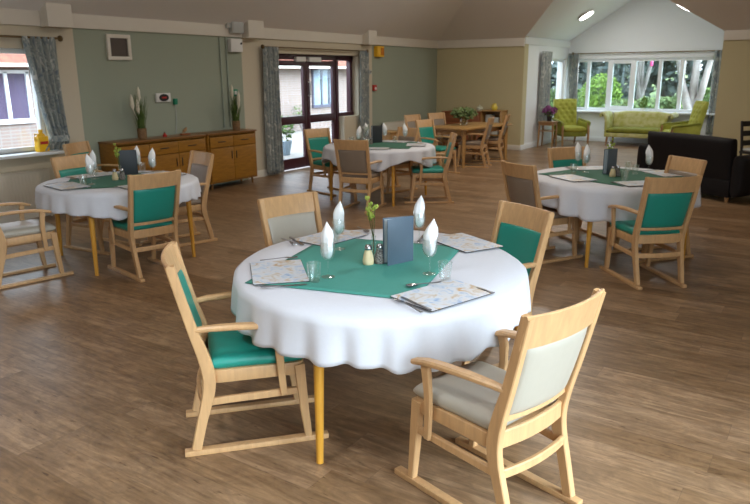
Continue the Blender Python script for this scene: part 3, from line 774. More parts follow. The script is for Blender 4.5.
# ------------------------------------------------------------------ table settings
def g_wine():
    t = thing('wine_glass', 'x', 'wine glass')
    MB().lathe([(.001, 0), (.034, 0), (.035, .0015), (.012, .006), (.005, .012)], seg=20).build('base', M['glass'], t)
    MB().lathe([(.0045, .010), (.0035, .04), (.0045, .085)], seg=10, cap=False).build('stem', M['glass'], t)
    MB().lathe([(.004, .085), (.02, .092), (.033, .112), (.038, .135), (.037, .16), (.033, .182), (.0318, .182), (.0355, .16), (.0365, .135), (.0315, .113), (.019, .0945), (.001, .089)], seg=24, cap=False).build('bowl', M['glass'], t)
    return t
def g_tumbler():
    t = thing('tumbler', 'x', 'tumbler')
    MB().lathe([(.001, 0), (.027, 0), (.029, .004), (.036, .095), (.0338, .095), (.0275, .014), (.001, .012)], seg=12, cap=False).build('cup', M['glass'], t)
    return t
def g_napkin():
    mb = MB()
    def fn(u, v):
        a = 2 * PI * u
        pr = [(0, .010), (.07, .024), (.2, .034), (.38, .036), (.5, .037), (.6, .039), (.76, .029), (.92, .010), (1, .001)]
        for (v0, r0), (v1, r1) in zip(pr, pr[1:]):
            if v0 <= v <= v1: r = r0 + (r1 - r0) * (v - v0) / (v1 - v0); break
        r *= 1 - .16 * abs(math.sin(1.5 * a + 2.2 * v)) - .05 * math.sin(7 * a)
        ln = -.020 * max(0, v - .45) ** 1.2 * 2
        return (r * math.cos(a) + ln, r * .9 * math.sin(a), .190 * v)
    mb.grid(fn, 28, 16, closed_u=True)
    mb.mi = 0
    mb.sweep([(.004, -.020, .05), (.008, -.026, .09), (-.002, -.018, .13), (-.016, -.004, .172)], [(.034, .004), (.038, .004), (.026, .004), (.004, .003)], up=(0, 1, 0), bev=.001)
    o = mb.build('napkin', M['napkin'], angle=60); return tag(o, 'x', 'napkin')
def rr(hx, hy, r, k=4):
    out = []
    for cx, cyy, a0 in ((hx - r, hy - r, 0), (-hx + r, hy - r, 90), (-hx + r, -hy + r, 180), (hx - r, -hy + r, 270)):
        for i in range(k + 1):
            a = math.radians(a0 + 90 * i / k); out.append((cx + r * math.cos(a), cyy + r * math.sin(a)))
    return out
def g_mat():
    t = thing('placemat', 'x', 'placemat')
    MB().prism(rr(.205, .1375, .008), 0, .003).build('backing', M['cork'], t)
    MB().prism(rr(.203, .1355, .008), .003, .0045).build('printed_face', M['placemat'], t)
    return t
def g_knife():
    t = thing('table_knife', 'x', 'knife')
    MB().prism([(-.009, 0), (-.009, .11), (-.003, .125), (.006, .12), (.009, .09), (.009, 0)], .001, .0028).build('blade', M['steel'], t)
    MB().sweep([(0, -.10, .004), (0, -.05, .005), (0, .004, .003)], [(.016, .007), (.014, .007), (.010, .004)]).build('handle', M['darksteel'], t)
    return t
def fork_shape(spoon):
    t = thing('spoon' if spoon else 'fork', 'x', 'spoon' if spoon else 'fork')
    MB().sweep([(0, -.10, .003), (0, -.03, .006), (0, .03, .010)], [(.014, .003), (.007, .003), (.006, .003)], bev=.001).build('handle', M['darksteel'], t)
    if spoon:
        mb = MB(); mb.lathe([(.001, .002), (.012, .003), (.018, .006), (.0205, .0105), (.0185, .0105), (.001, .0045)], (0, .062, 0), 18, 1, 1.6, cap=False); mb.build('bowl', M['steel'], t)
    else:
        mb = MB(); mb.sweep([(0, .03, .010), (0, .05, .008), (0, .062, .006)], [(.007, .003), (.022, .003), (.024, .003)], bev=.001)
        for k in range(4): mb.sweep([(-.0095 + k * .0063, .06, .006), (-.0095 + k * .0063, .09, .004), (-.0095 + k * .0063, .105, .008)], [(.0036, .002)] * 3, bev=.0005)
        mb.build('tines', M['steel'], t)
    return t
def g_shaker(mat, name, cat):
    t = thing(name, 'x', cat)
    MB().lathe([(.001, 0), (.027, 0), (.0295, .007), (.030, .024), (.025, .05), (.0185, .074), (.0185, .084), (.001, .084)], seg=20).build('body', mat, t)
    MB().lathe([(.0192, .079), (.020, .083), (.0195, .096), (.013, .105), (.001, .107)], seg=20).build('cap', M['steel'], t)
    return t
def g_menu(cover, h=.25):
    t = thing('menu_holder', 'x', 'menu holder')
    for a, L in ((0, .172), (.28, .172)):
        d = Vector((-math.cos(a), -math.sin(a), 0)) if a == 0 else Vector((-math.cos(a), math.sin(a), 0))
        p0 = d * .002; p1 = d * L; n = Vector((-d.y, d.x, 0)) * (1 if a == 0 else -1)
        lf = MB().box((p0 + p1) / 2 + Vector((0, 0, h / 2)), (L, .004, h), rot=math.atan2(d.y, d.x), bev=.0015).build('cover_leaf', cover, t)
        inn = -n if (n.y > 0) == (a == 0) and False else n
        mid = Vector((-1, .143, 0)).normalized() * .086
        inn = n if (mid - (p0 + p1) / 2).dot(n) > 0 else -n
        MB().box((p0 + p1) / 2 + inn * .0026 + Vector((0, 0, h / 2)), (L - .016, .001, h - .014), rot=math.atan2(d.y, d.x)).build('page', M['menu_in'], lf)
    MB().tube([(0, 0, .002), (0, 0, h - .002)], .0035, 8).build('spine', cover, t)
    return t
def g_budvase():
    t = thing('bud_vase', 'x', 'vase')
    MB().lathe([(.001, 0), (.022, 0), (.024, .006), (.020, .04), (.013, .075), (.012, .10), (.0155, .118), (.0142, .118), (.0105, .10), (.0115, .075), (.0185, .04), (.0215, .008), (.001, .006)], seg=18, cap=False).build('body', M['glass'], t)
    return t
def g_flower(mat, n=11, h=.20, seed=3, spread=.05):
    t = thing('flower_sprig', 'x', 'flowers'); rd = random.Random(seed)
    mb = MB(); tips = []
    for k in range(3):
        a = rd.uniform(0, 6.28); sp = spread * (.3 + .35 * k)
        p = [(0, 0, .012), (.002 * math.cos(a), .002 * math.sin(a), .10), (sp * .6 * math.cos(a), sp * .6 * math.sin(a), .10 + h * .55), (sp * math.cos(a), sp * math.sin(a), .10 + h * (.8 + .1 * k))]
        mb.tube(p, [.0022, .0022, .0018, .0012], 6); tips += [Vector(p[2]), Vector(p[3]), (Vector(p[2]) + Vector(p[3])) / 2]
    mb.build('stems', M['leaf'], t)
    for i in range(n):
        mb = MB()
        c = tips[i % len(tips)] + Vector((rd.uniform(-.012, .012), rd.uniform(-.012, .012), rd.uniform(-.012, .02)))
        ax = Vector((rd.uniform(-.6, .6), rd.uniform(-.6, .6), 1)).normalized(); Q = Vector((0, 0, 1)).rotation_difference(ax).to_matrix().to_4x4()
        for j in range(4):
            Rz = Matrix.Rotation(j * PI / 2 + i, 4, 'Z'); T = Matrix.Translation(c) @ Q @ Rz
            L, wd_ = .030, .013
            mb.poly([T @ Vector(q) for q in ((0, 0, 0), (wd_ * .6, wd_, L * .55), (.012, 0, L), (-wd_ * .1, -wd_, L * .55))])
        mb.build('blossom', mat, t)
    return t
PR = dict(wine=g_wine(), tumbler=g_tumbler(), napkin=g_napkin(), mat=g_mat(), knife=g_knife(), fork=fork_shape(False), spoon=fork_shape(True),
          salt=g_shaker(M['salt'], 'salt_shaker', 'salt shaker'), pepper=g_shaker(M['pepper'], 'pepper_shaker', 'pepper shaker'),
          menu=g_menu(M['menu']), menu_dark=g_menu(M['menu_dark']), vase=g_budvase(), flower=g_flower(M['leaf_yellow']), flower_white=g_flower(M['white_petal'], 14, .12, 5, .09))
def put(k, x, y, rz, label, group, z=TOPZ_): return place(PR[k], USED, (x, y, z), rz, label, group)

# front table (measured)
MATS1 = [(2.52, 2.29, .80, 'left'), (3.28, 2.53, -.10, 'back'), (3.60, 1.77, 1.10, 'right'), (2.645, 1.40, -.29, 'front')]
MATN = {'left': 'before the teal side-on chair', 'back': 'before the cream chair behind', 'right': 'before the tucked-in teal chair', 'front': 'nearest the camera'}
for x, y, a, n in MATS1: put('mat', x, y, a, 'floral placemat on front table, ' + MATN[n], 'floral placemats')
def cut(k, p0, p1, label, group, z):
    """cutlery lying from its handle end p0 to its tip p1"""
    d = (p1[0] - p0[0], p1[1] - p0[1]); put(k, (p0[0] + p1[0]) / 2, (p0[1] + p1[1]) / 2, math.atan2(d[1], d[0]) - PI / 2, label, group, z)
zc = TOPZ_ + .0005; zm = TOPZ_ + .005
cut('fork', (2.60, 2.52), (2.78, 2.36), 'steel fork along the upper edge of left placemat on front table', 'steel cutlery', zm)
cut('knife', (2.25, 2.20), (2.43, 2.02), 'steel knife along the lower edge of left placemat on front table', 'steel cutlery', zc)
cut('knife', (3.145, 2.76), (3.02, 2.53), 'steel knife left of the back placemat on front table', 'steel cutlery', zc)
cut('fork', (3.10, 2.79), (2.985, 2.56), 'steel fork beside the knife left of back placemat, front table', 'steel cutlery', zc)
cut('spoon', (3.60, 2.55), (3.50, 2.40), 'steel spoon at the right end of back placemat on front table', 'steel cutlery', zc)
cut('knife', (3.50, 2.02), (3.62, 2.06), 'steel knife at the far end of right placemat on front table', 'steel cutlery', zc)
cut('fork', (2.37, 1.34), (2.47, 1.56), 'steel fork left of the placemat nearest the camera', 'steel cutlery', zc)
cut('knife', (2.40, 1.315), (2.50, 1.535), 'steel knife lying on left edge of the nearest placemat', 'steel cutlery', zm)
cut('spoon', (2.81, 1.50), (2.64, 1.60), 'steel spoon above the placemat nearest the camera', 'steel cutlery', zc)
cut('knife', (2.775, 1.205), (2.855, 1.41), 'steel knife right of the placemat nearest the camera', 'steel cutlery', zc)
G1 = [(2.59, 2.02, 'left front'), (3.07, 2.31, 'left back'), (2.91, 1.62, 'right front'), (3.46, 2.00, 'right back')]
WHERE1 = {'left front': 'beside the left tumbler', 'left back': 'left of the bud vase', 'right front': 'in front of the menu', 'right back': 'behind the menu'}
for i, (x, y, n) in enumerate(G1):
    put('wine', x, y, i * 1.3, 'wine glass on front table ' + WHERE1[n], 'wine glasses')
    put('napkin', x, y, .4 + i * .9 + (0 if i else .2), 'white pointed napkin in the glass ' + WHERE1[n] + ', front table', 'folded napkins', TOPZ_ + .096)
for x, y, n in ((2.49, 2.03, 'beside the left placemat'), (2.85, 1.50, 'above the nearest placemat'), (3.50, 1.93, 'behind the menu'), (3.16, 2.42, 'before the back placemat')):
    put('tumbler', x, y, .3, 'clear tumbler on front table ' + n, 'clear tumblers')
put('menu', 3.08, 1.82, -.34, 'blue grey folding menu standing on the front table', 'menu holders')
put('salt', 2.895, 1.985, 0, 'cream filled salt shaker on the front table', 'salt and pepper')
put('pepper', 2.945, 1.945, 0, 'pepper shaker beside the salt on the front table', 'salt and pepper')
put('vase', 3.05, 2.055, 0, 'slim glass bud vase on the front table', 'bud vases')
put('flower', 3.05, 2.055, .6, 'yellow green flower sprig in the front table vase', 'flowers in vases', TOPZ_ + .0)

def setting(T, tname, menu_k, menu, vase, shk, glasses, tumblers, mats, flower='flower'):
    cx, cy = T[0], T[1]
    for x, y, n in glasses:
        put('wine', x, y, x * 3, 'wine glass %s on %s' % (n, tname), 'wine glasses')
        put('napkin', x, y, x * 5, 'white folded napkin in the glass %s on %s' % (n, tname), 'folded napkins', TOPZ_ + .096)
    for x, y, n in tumblers: put('tumbler', x, y, 0, 'clear tumbler %s on %s' % (n, tname), 'clear tumblers')
    for x, y, n in mats:
        a = math.atan2(y - cy, x - cx)
        put('mat', x, y, a + PI / 2, 'placemat %s on %s' % (n, tname), 'floral placemats')
        ca, sa = math.cos(a + PI / 2), math.sin(a + PI / 2)
        put('fork', x - ca * .235, y - sa * .235, a + PI / 2, 'fork beside the placemat %s on %s' % (n, tname), 'steel cutlery', zc)
        put('knife', x + ca * .235, y + sa * .235, a + PI / 2, 'knife beside the placemat %s on %s' % (n, tname), 'steel cutlery', zc)
    put(menu_k, menu[0], menu[1], menu[2], 'folding menu standing on %s' % tname, 'menu holders')
    put('vase', vase[0], vase[1], 0, 'glass bud vase on %s' % tname, 'bud vases')
    put(flower, vase[0], vase[1], 1.1, 'flower sprig in the vase on %s' % tname, 'flowers in vases', TOPZ_ + .0)
    put('salt', shk[0], shk[1], 0, 'salt shaker on %s' % tname, 'salt and pepper')
    put('pepper', shk[0] + .06, shk[1] - .03, 0, 'pepper shaker on %s' % tname, 'salt and pepper')
setting(T2, 'the left window table', 'menu_dark', (4.46, 5.93, -.5), (4.20, 5.86), (4.08, 5.78),
        [(3.80, 5.75, 'nearest the window curtain'), (4.02, 6.02, 'before the green backed chair'), (4.52, 6.00, 'beside the dark menu'), (4.44, 5.66, 'toward the taupe chair')],
        [(3.70, 5.72, 'left of the glasses'), (4.62, 6.06, 'right of the menu'), (4.12, 6.16, 'at the window side')],
        [(3.60, 5.83, 'at the left side'), (4.15, 6.25, 'at the window side'), (4.60, 5.70, 'at the sideboard side'), (4.00, 5.24, 'at the front')])
setting(T3, 'the patio door table', 'menu_dark', (8.56, 5.60, -.4), (8.38, 5.80), (8.18, 5.62),
        [(8.50, 5.84, 'left of the menu'), (8.66, 5.62, 'right of the menu'), (8.72, 5.30, 'at the right side'), (7.98, 5.62, 'at the near side')],
        [(8.02, 5.50, 'at the near side'), (8.60, 5.40, 'right of the middle'), (8.20, 5.90, 'at the door side')],
        [(7.77, 5.22, 'at the near side'), (8.20, 5.98, 'at the door side'), (8.50, 4.98, 'at the right side'), (8.77, 5.50, 'at the far side')], 'flower_white')
setting(T4, 'the right hand table', 'menu', (7.06, 1.80, -.25), (7.12, 1.88), (6.80, 1.76),
        [(6.98, 2.08, 'left of the menu'), (7.38, 1.95, 'behind the menu'), (7.22, 1.52, 'right of the menu'), (7.16, 2.22, 'farthest left')],
        [(6.84, 2.16, 'left of the napkins'), (7.10, 1.62, 'before the right napkin'), (7.30, 1.74, 'behind the menu'), (6.62, 1.60, 'at the near side')],
        [(6.50, 2.06, 'at the left'), (6.50, 1.42, 'at the front'), (7.30, 2.13, 'at the back'), (7.28, 1.38, 'at the right')])

# bare wooden table and its plant
t = thing('wooden_table', 'bare oak dining table by the far corner of the hall', 'table', (12.62, 6.15, 0), -.12)
MB().prism(rr(.90, .48, .06), .715, .75, bev=.006).build('tabletop', M['oak_top'], t)
mb = MB()
for s in (-1, 1): mb.box((0, s * .38, .67), (1.5, .025, .09)); mb.box((s * .76, 0, .67), (.025, .76, .09))
mb.build('apron', M['oak_top'], t)
for sx in (-1, 1):
    for sy in (-1, 1): MB().sweep([(sx * .78, sy * .38, .715), (sx * .79, sy * .39, 0)], [(.07, .07), (.05, .05)]).build('leg', M['oak_top'], t)
t = thing('potted_plant', 'bushy green plant in a glass jar on the bare oak table', 'plant', (12.55, 6.25, .751))
MB().lathe([(.001, 0), (.07, 0), (.075, .01), (.08, .13), (.076, .13), (.07, .012), (.001, .01)], seg=20, cap=False).build('jar', M['glass'], t)
mb = MB()
for k in range(12):
    a = k * .52; mb.tube([(.02 * math.cos(a), .02 * math.sin(a), .02), (.07 * math.cos(a), .07 * math.sin(a), .15), (.19 * math.cos(a), .19 * math.sin(a), .24)], .004, 5)
mb.build('stems', M['leaf'], t)
MB().leaves(420, lambda p: (p.x * .27, p.y * .27, .24 + p.z * .13), .035, .55, 4, .7).build('foliage', M['hedge_pale'], t)

# dresser and bookcase against the back wall
t = thing('dresser', 'reddish wooden dresser against the beige back wall', 'dresser', (XB - .02, 7.46, 0))
MB().box((-.22, 0, .46), (.44, .98, .80), bev=.006).build('body', M['redwood'], t)
MB().box((-.23, 0, .872), (.47, 1.02, .025), bev=.006).build('top', M['redwood'], t)
for s in (-1, 1):
    dr = MB().box((-.447, s * .24, .74), (.016, .46, .17), bev=.004).build('drawer', M['redwood'], t); MB().lathe([(.001, 0), (.012, .004), (.014, .018), (.001, .026)], (0, 0, 0), 12).build('knob', M['brass'], dr).matrix_local = Matrix.Translation((-.455, s * .24, .74)) @ Matrix.Rotation(-PI / 2, 4, 'Y')
    dr = MB().box((-.447, s * .24, .36), (.016, .46, .55), bev=.004).build('door', M['redwood'], t); MB().lathe([(.001, 0), (.012, .004), (.014, .018), (.001, .026)], (0, 0, 0), 12).build('knob', M['brass'], dr).matrix_local = Matrix.Translation((-.455, s * .06, .42)) @ Matrix.Rotation(-PI / 2, 4, 'Y')
    for y in (-.40, .02): MB().box((-.22 + y * .45, s * .42, .03), (.05, .05, .062)).build('foot', M['redwood'], t)
t = thing('bookcase', 'low open oak bookcase right of the reddish dresser', 'bookcase', (XB - .02, 6.72, 0))
mb = MB()
for y in (-.24, .24): mb.box((-.20, y, .45), (.40, .025, .90), bev=.003)
mb.build('side_panel', M['oak_top'], t)
for z in (.06, .36, .62): MB().box((-.20, 0, z), (.38, .455, .022), bev=.003).build('shelf', M['oak_top'], t)
MB().box((-.21, 0, .911), (.43, .54, .022), bev=.005).build('top', M['oak_top'], t); MB().box((-.01, 0, .45), (.012, .455, .88)).build('back_panel', M['oak_top'], t)
for k, (z, y, h, dx) in enumerate(((.632, -.10, .13, .22), (.632, .09, .19, .20), (.372, -.08, .17, .22), (.372, .10, .10, .2))):
    names = ['on upper shelf right side', 'on upper shelf left side', 'on middle shelf right side', 'on middle shelf left side']
    o = MB().box((0, 0, h / 2), (.20, .15, h), bev=.008).build('storage_box', plain('pale paper', (.55, .58, .55), .7)); o.location = (XB - .02 - dx, 6.72 + y, z)
    tag(o, 'pale paper stack ' + names[k] + ' of the open bookcase', 'papers', 'paper stacks in the bookcase')
t = thing('jug', 'yellow jug standing on the open oak bookcase', 'jug', (XB - .25, 6.70, .923))
MB().lathe([(.001, 0), (.055, 0), (.07, .03), (.072, .07), (.05, .11), (.042, .135), (.05, .155), (.046, .155), (.038, .135), (.001, .1)], seg=20, cap=False).build('body', plain('yellow ceramic', (.75, .6, .08), .3), t)
MB().tube([(0, .05, .12), (0, .095, .11), (0, .1, .07), (0, .066, .045)], .008).build('handle', plain('yellow glaze', (.75, .6, .08), .3), t)
t = thing('ceramic_pot', 'pale ceramic pot on the dresser left of the yellow jug', 'pot', (XB - .25, 7.08, .886))
MB().lathe([(.001, 0), (.05, 0), (.075, .04), (.07, .09), (.04, .12), (.001, .125)], seg=20).build('body', plain('pale glaze', (.55, .56, .42), .3), t)
MB().lathe([(.001, .12), (.03, .124), (.012, .14), (.012, .155), (.001, .16)], seg=14).build('lid', plain('pale lid', (.5, .5, .4), .3), t)
# small wooden cabinet by the radiator
t = thing('side_cabinet', 'small wooden cabinet behind the patio door table', 'cabinet', (11.85, 7.60, 0))
MB().box((0, 0, .32), (.46, .40, .56), bev=.006).build('body', M['oak_top'], t); MB().box((0, 0, .615), (.50, .44, .025), bev=.005).build('top', M['oak_top'], t)
dr = MB().box((0, -.206, .50), (.42, .014, .14), bev=.004).build('drawer', M['oak_top'], t); MB().box((0, -.222, .50), (.10, .018, .016), bev=.003).build('handle', M['brass'], dr)
dr = MB().box((0, -.206, .24), (.42, .014, .34), bev=.004).build('door', M['oak_top'], t); MB().box((.15, -.222, .30), (.016, .018, .10), bev=.003).build('handle', M['brass'], dr)
for sx in (-1, 1):
    for sy in (-1, 1): MB().box((sx * .2, sy * .17, .02), (.04, .04, .042)).build('leg', M['oak_top'], t)

# ------------------------------------------------------------------ sideboards
def sideboard(label, x0, x1, ndoors, stack):
    L = x1 - x0; t = thing('sideboard', label, 'sideboard', ((x0 + x1) / 2, YL - .02, 0), 0, 'teak sideboards along the sage wall')
    D = .36; z0, z1 = .10, .855
    mb = MB()
    mb.box((-L / 2 + .011, -D / 2, (z0 + z1) / 2), (.022, D, z1 - z0), bev=.003); mb.box((L / 2 - .011, -D / 2, (z0 + z1) / 2), (.022, D, z1 - z0), bev=.003)
    mb.box((0, -D / 2, z0 + .011), (L, D - .01, .022)); mb.box((0, -.01, (z0 + z1) / 2), (L - .03, .014, z1 - z0)); mb.box((0, -D / 2, z1 - .012), (L - .03, D - .03, .02))
    mb.build('carcass', M['teak'], t)
    MB().box((0, -D / 2 - .008, z1 + .0135), (L + .02, D + .03, .027), bev=.005).build('top', M['teak_top'], t)
    n = ndoors + (1 if stack else 0); w = (L - .05) / n; yf = -D - .008
    def handle(p, x, z, wd_, vert=False):
        MB().box((x, yf - .012, z), ((.012, .012, wd_) if vert else (wd_, .012, .012)), bev=.003).build('handle', M['black_pl'], p)
    for k in range(n):
        xc = -L / 2 + .025 + w * (k + .5)
        if stack and k == 0:
            for j in range(4):
                zz = z0 + .02 + (z1 - z0 - .05) * (j + .5) / 4
                d = MB().box((xc, yf, zz), (w - .008, .018, (z1 - z0 - .05) / 4 - .008), bev=.003).build('drawer', M['teak'], t); handle(d, xc, zz, .14)
        else:
            d = MB().box((xc, yf, z1 - .115), (w - .008, .018, .165), bev=.003).build('drawer', M['teak'], t); handle(d, xc, z1 - .115, .16)
            d = MB().box((xc, yf, (z0 + z1 - .20) / 2 + .01), (w - .008, .018, z1 - z0 - .235), bev=.003).build('door', M['teak'], t)
            handle(d, xc + (w * .4) * (1 if k % 2 == (1 if stack else 0) else -1), .52, .12, True)
    for sx in (-1, 1):
        for y in (-.05, -D + .05): MB().tube([(sx * (L / 2 - .08), y, z0 + .005), (sx * (L / 2 - .07), y, 0)], [.022, .014], 10).build('leg', M['teak_top'], t)
    return t
sideboard('longer warm wood sideboard at left along the sage wall', 5.70, 7.29, 2, True)
sideboard('shorter warm wood sideboard at right end by the door curtain', 7.34, 8.39, 2, False)
SBZ = .8825
def grass_vase(label, x, y, k):
    t = thing('grass_arrangement', label, 'artificial plant', (x, y, SBZ), k * 1.3, 'tall grass arrangements'); rd = random.Random(20 + k)
    MB().lathe([(.001, 0), (.055, 0), (.06, .01), (.066, .15), (.062, .15), (.057, .012), (.001, .012)], seg=20, cap=False).build('pot', M['terracotta'], t)
    mb = MB()
    for i in range(150):
        a = rd.uniform(0, 6.28); r0 = rd.uniform(0, .045); r1 = r0 + rd.uniform(.0, .09); h = rd.uniform(.30, .62)
        q = [(r0 * math.cos(a), r0 * math.sin(a), .02), ((r0 * .6 + r1 * .4) * math.cos(a), (r0 * .6 + r1 * .4) * math.sin(a), h * .6), (r1 * math.cos(a), r1 * math.sin(a), h)]
        mb.sweep(q, [(.007, .0015), (.008, .0015), (.0015, .001)], up=(math.cos(a), math.sin(a), .3), bev=.0002)
    mb.build('blades', M['leaf'], t)
    for i, (dx, dy, h) in enumerate(((-.11, 0, .52), (.02, .03, .62), (-.05, -.03, .46))):
        MB().tube([(0, 0, .02), (dx * .4, dy * .4, h * .5), (dx, dy, h - .12), (dx * 1.1, dy, h - .05), (dx * 1.15, dy, h + .05), (dx * 1.2, dy, h + .1)], [.003, .003, .004, .028, .022, .003], 8).build('plume', M['plume'], t)
grass_vase('tall grass arrangement with cream plumes on left sideboard', 6.27, YL - .22, 0)
grass_vase('tall grass arrangement with cream plumes on right sideboard', 8.12, YL - .22, 1)
t = thing('ornament', 'small brown ornament on the longer left sideboard', 'ornament', (7.06, YL - .2, SBZ))
MB().box((0, 0, .012), (.15, .07, .024), bev=.005).build('base', M['redwood'], t)
mb = MB(); mb.tube([(-.045, 0, .03), (-.02, 0, .055), (.015, 0, .075), (.03, 0, .10), (.045, 0, .105)], [.006, .022, .024, .014, .004], 10); mb.build('figure', M['pale_wood'], t)
t = thing('trinket', 'tiny red trinket on the left sideboard below the white alarm box', 'trinket', (6.68, YL - .2, SBZ))
MB().lathe([(.001, 0), (.03, 0), (.032, .02), (.02, .035), (.012, .05), (.001, .055)], seg=16).build('body', M['red_pl'], t); MB().lathe([(.001, .05), (.012, .055), (.001, .075)], seg=12).build('knob', M['brass'], t)

# yellow container on the sill
t = thing('yellow_container', 'yellow plastic container with a red label on window sill', 'container', (4.86, YL - .07, .831), .1)
MB().prism(rr(.075, .05, .02), 0, .19, bev=.012).build('body', M['yellow_pl'], t)
MB().lathe([(.05, .0), (.04, .03), (.022, .045), (.022, .06)], (-.0, 0, .185), 18, 1.2, .8).build('shoulder', M['yellow_pl'], t)
MB().lathe([(.026, 0), (.026, .03), (.001, .032)], (0, 0, .243), 16).build('cap', M['yellow_pl'], t)
mb = MB(); mb.box((0, -.0508, .11), (.11, .0015, .035)); mb.build('label_band', M['red_pl'], t)
MB().tube([(-.04, 0, .215), (-.085, 0, .225), (-.09, 0, .15), (-.07, 0, .13)], .010, 8).build('handle', M['yellow_pl'], t)

# ------------------------------------------------------------------ lounge
def bend_pad(mb, hx, hy, t_, place_fn, **k): mb.pad(hx, hy, t_, place_fn, **k)
def wing_chair(label, x, y, th):
    """tufted high back armchair facing heading th"""
    t = thing('tufted_armchair', label, 'armchair', (x, y, 0), th - PI / 2, 'lime green lounge chairs')
    # seat base, cushion
    MB().box((0, .0, .29), (.60, .60, .12), bev=.02).build('seat_base', M['lime_dark'], t)
    MB().pad(.28, .29, .15, lambda a, b, c: (a, b + .03, .405 + c), 12, 12, 8).build('seat_cushion', M['lime'], t)
    def backf(a, b, c):
        z = .72 + b; yy = -.27 - (b + .36) * .20
        tuft = 0
        if c > 0:
            for i in range(-2, 3):
                for j in range(-2, 4):
                    px = i * .15 + (.075 if j % 2 else 0); pz = .76 + j * .105
                    d2 = ((a - px) ** 2 + (z - pz) ** 2) / .0011
                    if abs(px) < .26: tuft += .032 * math.exp(-d2)
        return (a * (1 + .06 * b), yy + c - tuft, z)
    MB().pad(.30, .40, .15, backf, 48, 48, 8).build('backrest', M['lime'], t)
    mb = MB()
    for i in range(-2, 3):
        for j in range(-2, 4):
            px = i * .15 + (.075 if j % 2 else 0); pz = .76 + j * .105
            if abs(px) < .26:
                yy = -.27 - (pz - .72 + .36) * .20 + .048
                mb.lathe([(.001, -.006), (.011, -.003), (.012, .002), (.001, .006)], (px, yy, pz), 8)
    mb.build('buttons', M['lime_dark'], t)
    for s in (-1, 1):
        MB().pad(.30, .15, .075, lambda a, b, c: (s * .335 + c, a - .02, .44 + b + .03 * (a < -.1)), 14, 10, 8).build('arm_panel', M['lime'], t)
        MB().sweep([(s * .345, -.30, .64), (s * .35, 0, .60), (s * .352, .24, .585), (s * .35, .31, .56), (s * .345, .325, .50)], [(.06, .05), (.075, .05), (.08, .05), (.075, .05), (.06, .03)], up=(0, 0, 1), bev=.02).build('armrest', M['lime_dark'], t)
        MB().sweep([(s * .335, .30, .56), (s * .335, .325, .3), (s * .33, .335, 0)], [(.05, .045), (.045, .045), (.035, .03)], side=(1, 0, 0)).build('leg', M['pale_wood'], t)
        MB().sweep([(s * .28, -.26, .28), (s * .28, -.33, 0)], [(.045, .045), (.03, .03)], side=(1, 0, 0)).build('leg', M['pale_wood'], t)
wing_chair('lime green tufted armchair left of the sofa in the bay', 17.08, 5.55, -2.4)
wing_chair('lime green tufted armchair at the right side of the bay', 17.05, 2.98, 2.10)
# lime settee with scrolled arms under the window
t = thing('settee', 'lime green scroll arm sofa under the wide garden window', 'sofa', (17.78, 4.10, 0), PI / 2, None)
MB().box((0, 0, .26), (1.42, .66, .10), bev=.015).build('seat_rail', M['lime_pale'], t)
MB().pad(.66, .31, .14, lambda a, b, c: (a, b + .02, .375 + c), 20, 12, 9).build('seat_cushion', M['lime_dark'], t)
def sb(a, b, c):
    k = abs(a) / .70; z = .60 + b * (1 - .22 * max(0, k - .55) / .45); return (a, -.30 - (b + .22) * .12 + c, z)
MB().pad(.68, .22, .15, sb, 24, 12, 9).build('backrest', M['lime_pale'], t)
for s in (-1, 1):
    pr = [(s * .68, .26), (s * .69, .45), (s * .695, .60), (s * .715, .70), (s * .75, .765), (s * .795, .785), (s * .83, .765), (s * .84, .73), (s * .82, .705)]
    MB().sweep([(x, .0, z) for x, z in pr], [(.64, .06)] * len(pr), side=(0, 1, 0), bev=.015).build('arm', M['lime_pale'], t)
    for y in (-.28, .27): MB().sweep([(s * .64, y, .22), (s * .66, y + (.02 if y > 0 else -.04), 0)], [(.05, .05), (.03, .03)], side=(1, 0, 0)).build('leg', M['pale_wood'], t)
# side table with purple flowers
t = thing('side_table', 'small wooden side table beside the lime tufted armchair', 'side table', (16.28, 5.84, 0), .1)
MB().prism(rr(.22, .20, .03), .60, .625, bev=.004).build('tabletop', M['pale_wood'], t)
mb = MB()
for s in (-1, 1): mb.box((0, s * .16, .565), (.36, .018, .06)); mb.box((s * .18, 0, .565), (.018, .32, .06))
mb.build('apron', M['pale_wood'], t)
MB().box((0, 0, .40), (.36, .32, .018), bev=.003).build('shelf', M['pale_wood'], t)
for sx in (-1, 1):
    for sy in (-1, 1): MB().sweep([(sx * .18, sy * .16, .60), (sx * .195, sy * .175, 0)], [(.036, .036), (.026, .026)]).build('leg', M['pale_wood'], t)
t = thing('flower_pot', 'purple flowers in a dark pot on the bay side table', 'flowers', (16.30, 5.82, .626))
MB().lathe([(.001, 0), (.05, 0), (.068, .12), (.07, .125), (.062, .125), (.05, .11), (.001, .11)], seg=18, cap=False).build('pot', M['black_pl'], t)
MB().leaves(120, lambda p: (p.x * .13, p.y * .13, .19 + p.z * .08), .04, .5, 6, .8).build('leaves', M['leaf'], t)
MB().leaves(230, lambda p: (p.x * .18, p.y * .18, .26 + p.z * .10), .032, .8, 7, .6).build('petals', M['purple'], t)
t = thing('sill_plant', 'small yellow green conical plant on the garden window sill', 'plant', (BX - .06, 4.12, .801))
MB().lathe([(.001, 0), (.04, 0), (.055, .09), (.05, .09), (.001, .08)], seg=16, cap=False).build('pot', M['white_pl'], t)
MB().leaves(330, lambda p: (p.x * .10 * (1.1 - .5 * (p.z + 1) / 2), p.y * .10 * (1.1 - .5 * (p.z + 1) / 2), .22 + p.z * .16), .022, .6, 9, .6).build('foliage', M['leaf_bright'], t)
# black sofa turned away from the camera
t = thing('black_sofa', 'large black sofa with its back to the dining tables', 'sofa', (10.78, 1.79, 0), -.56 - PI / 2)
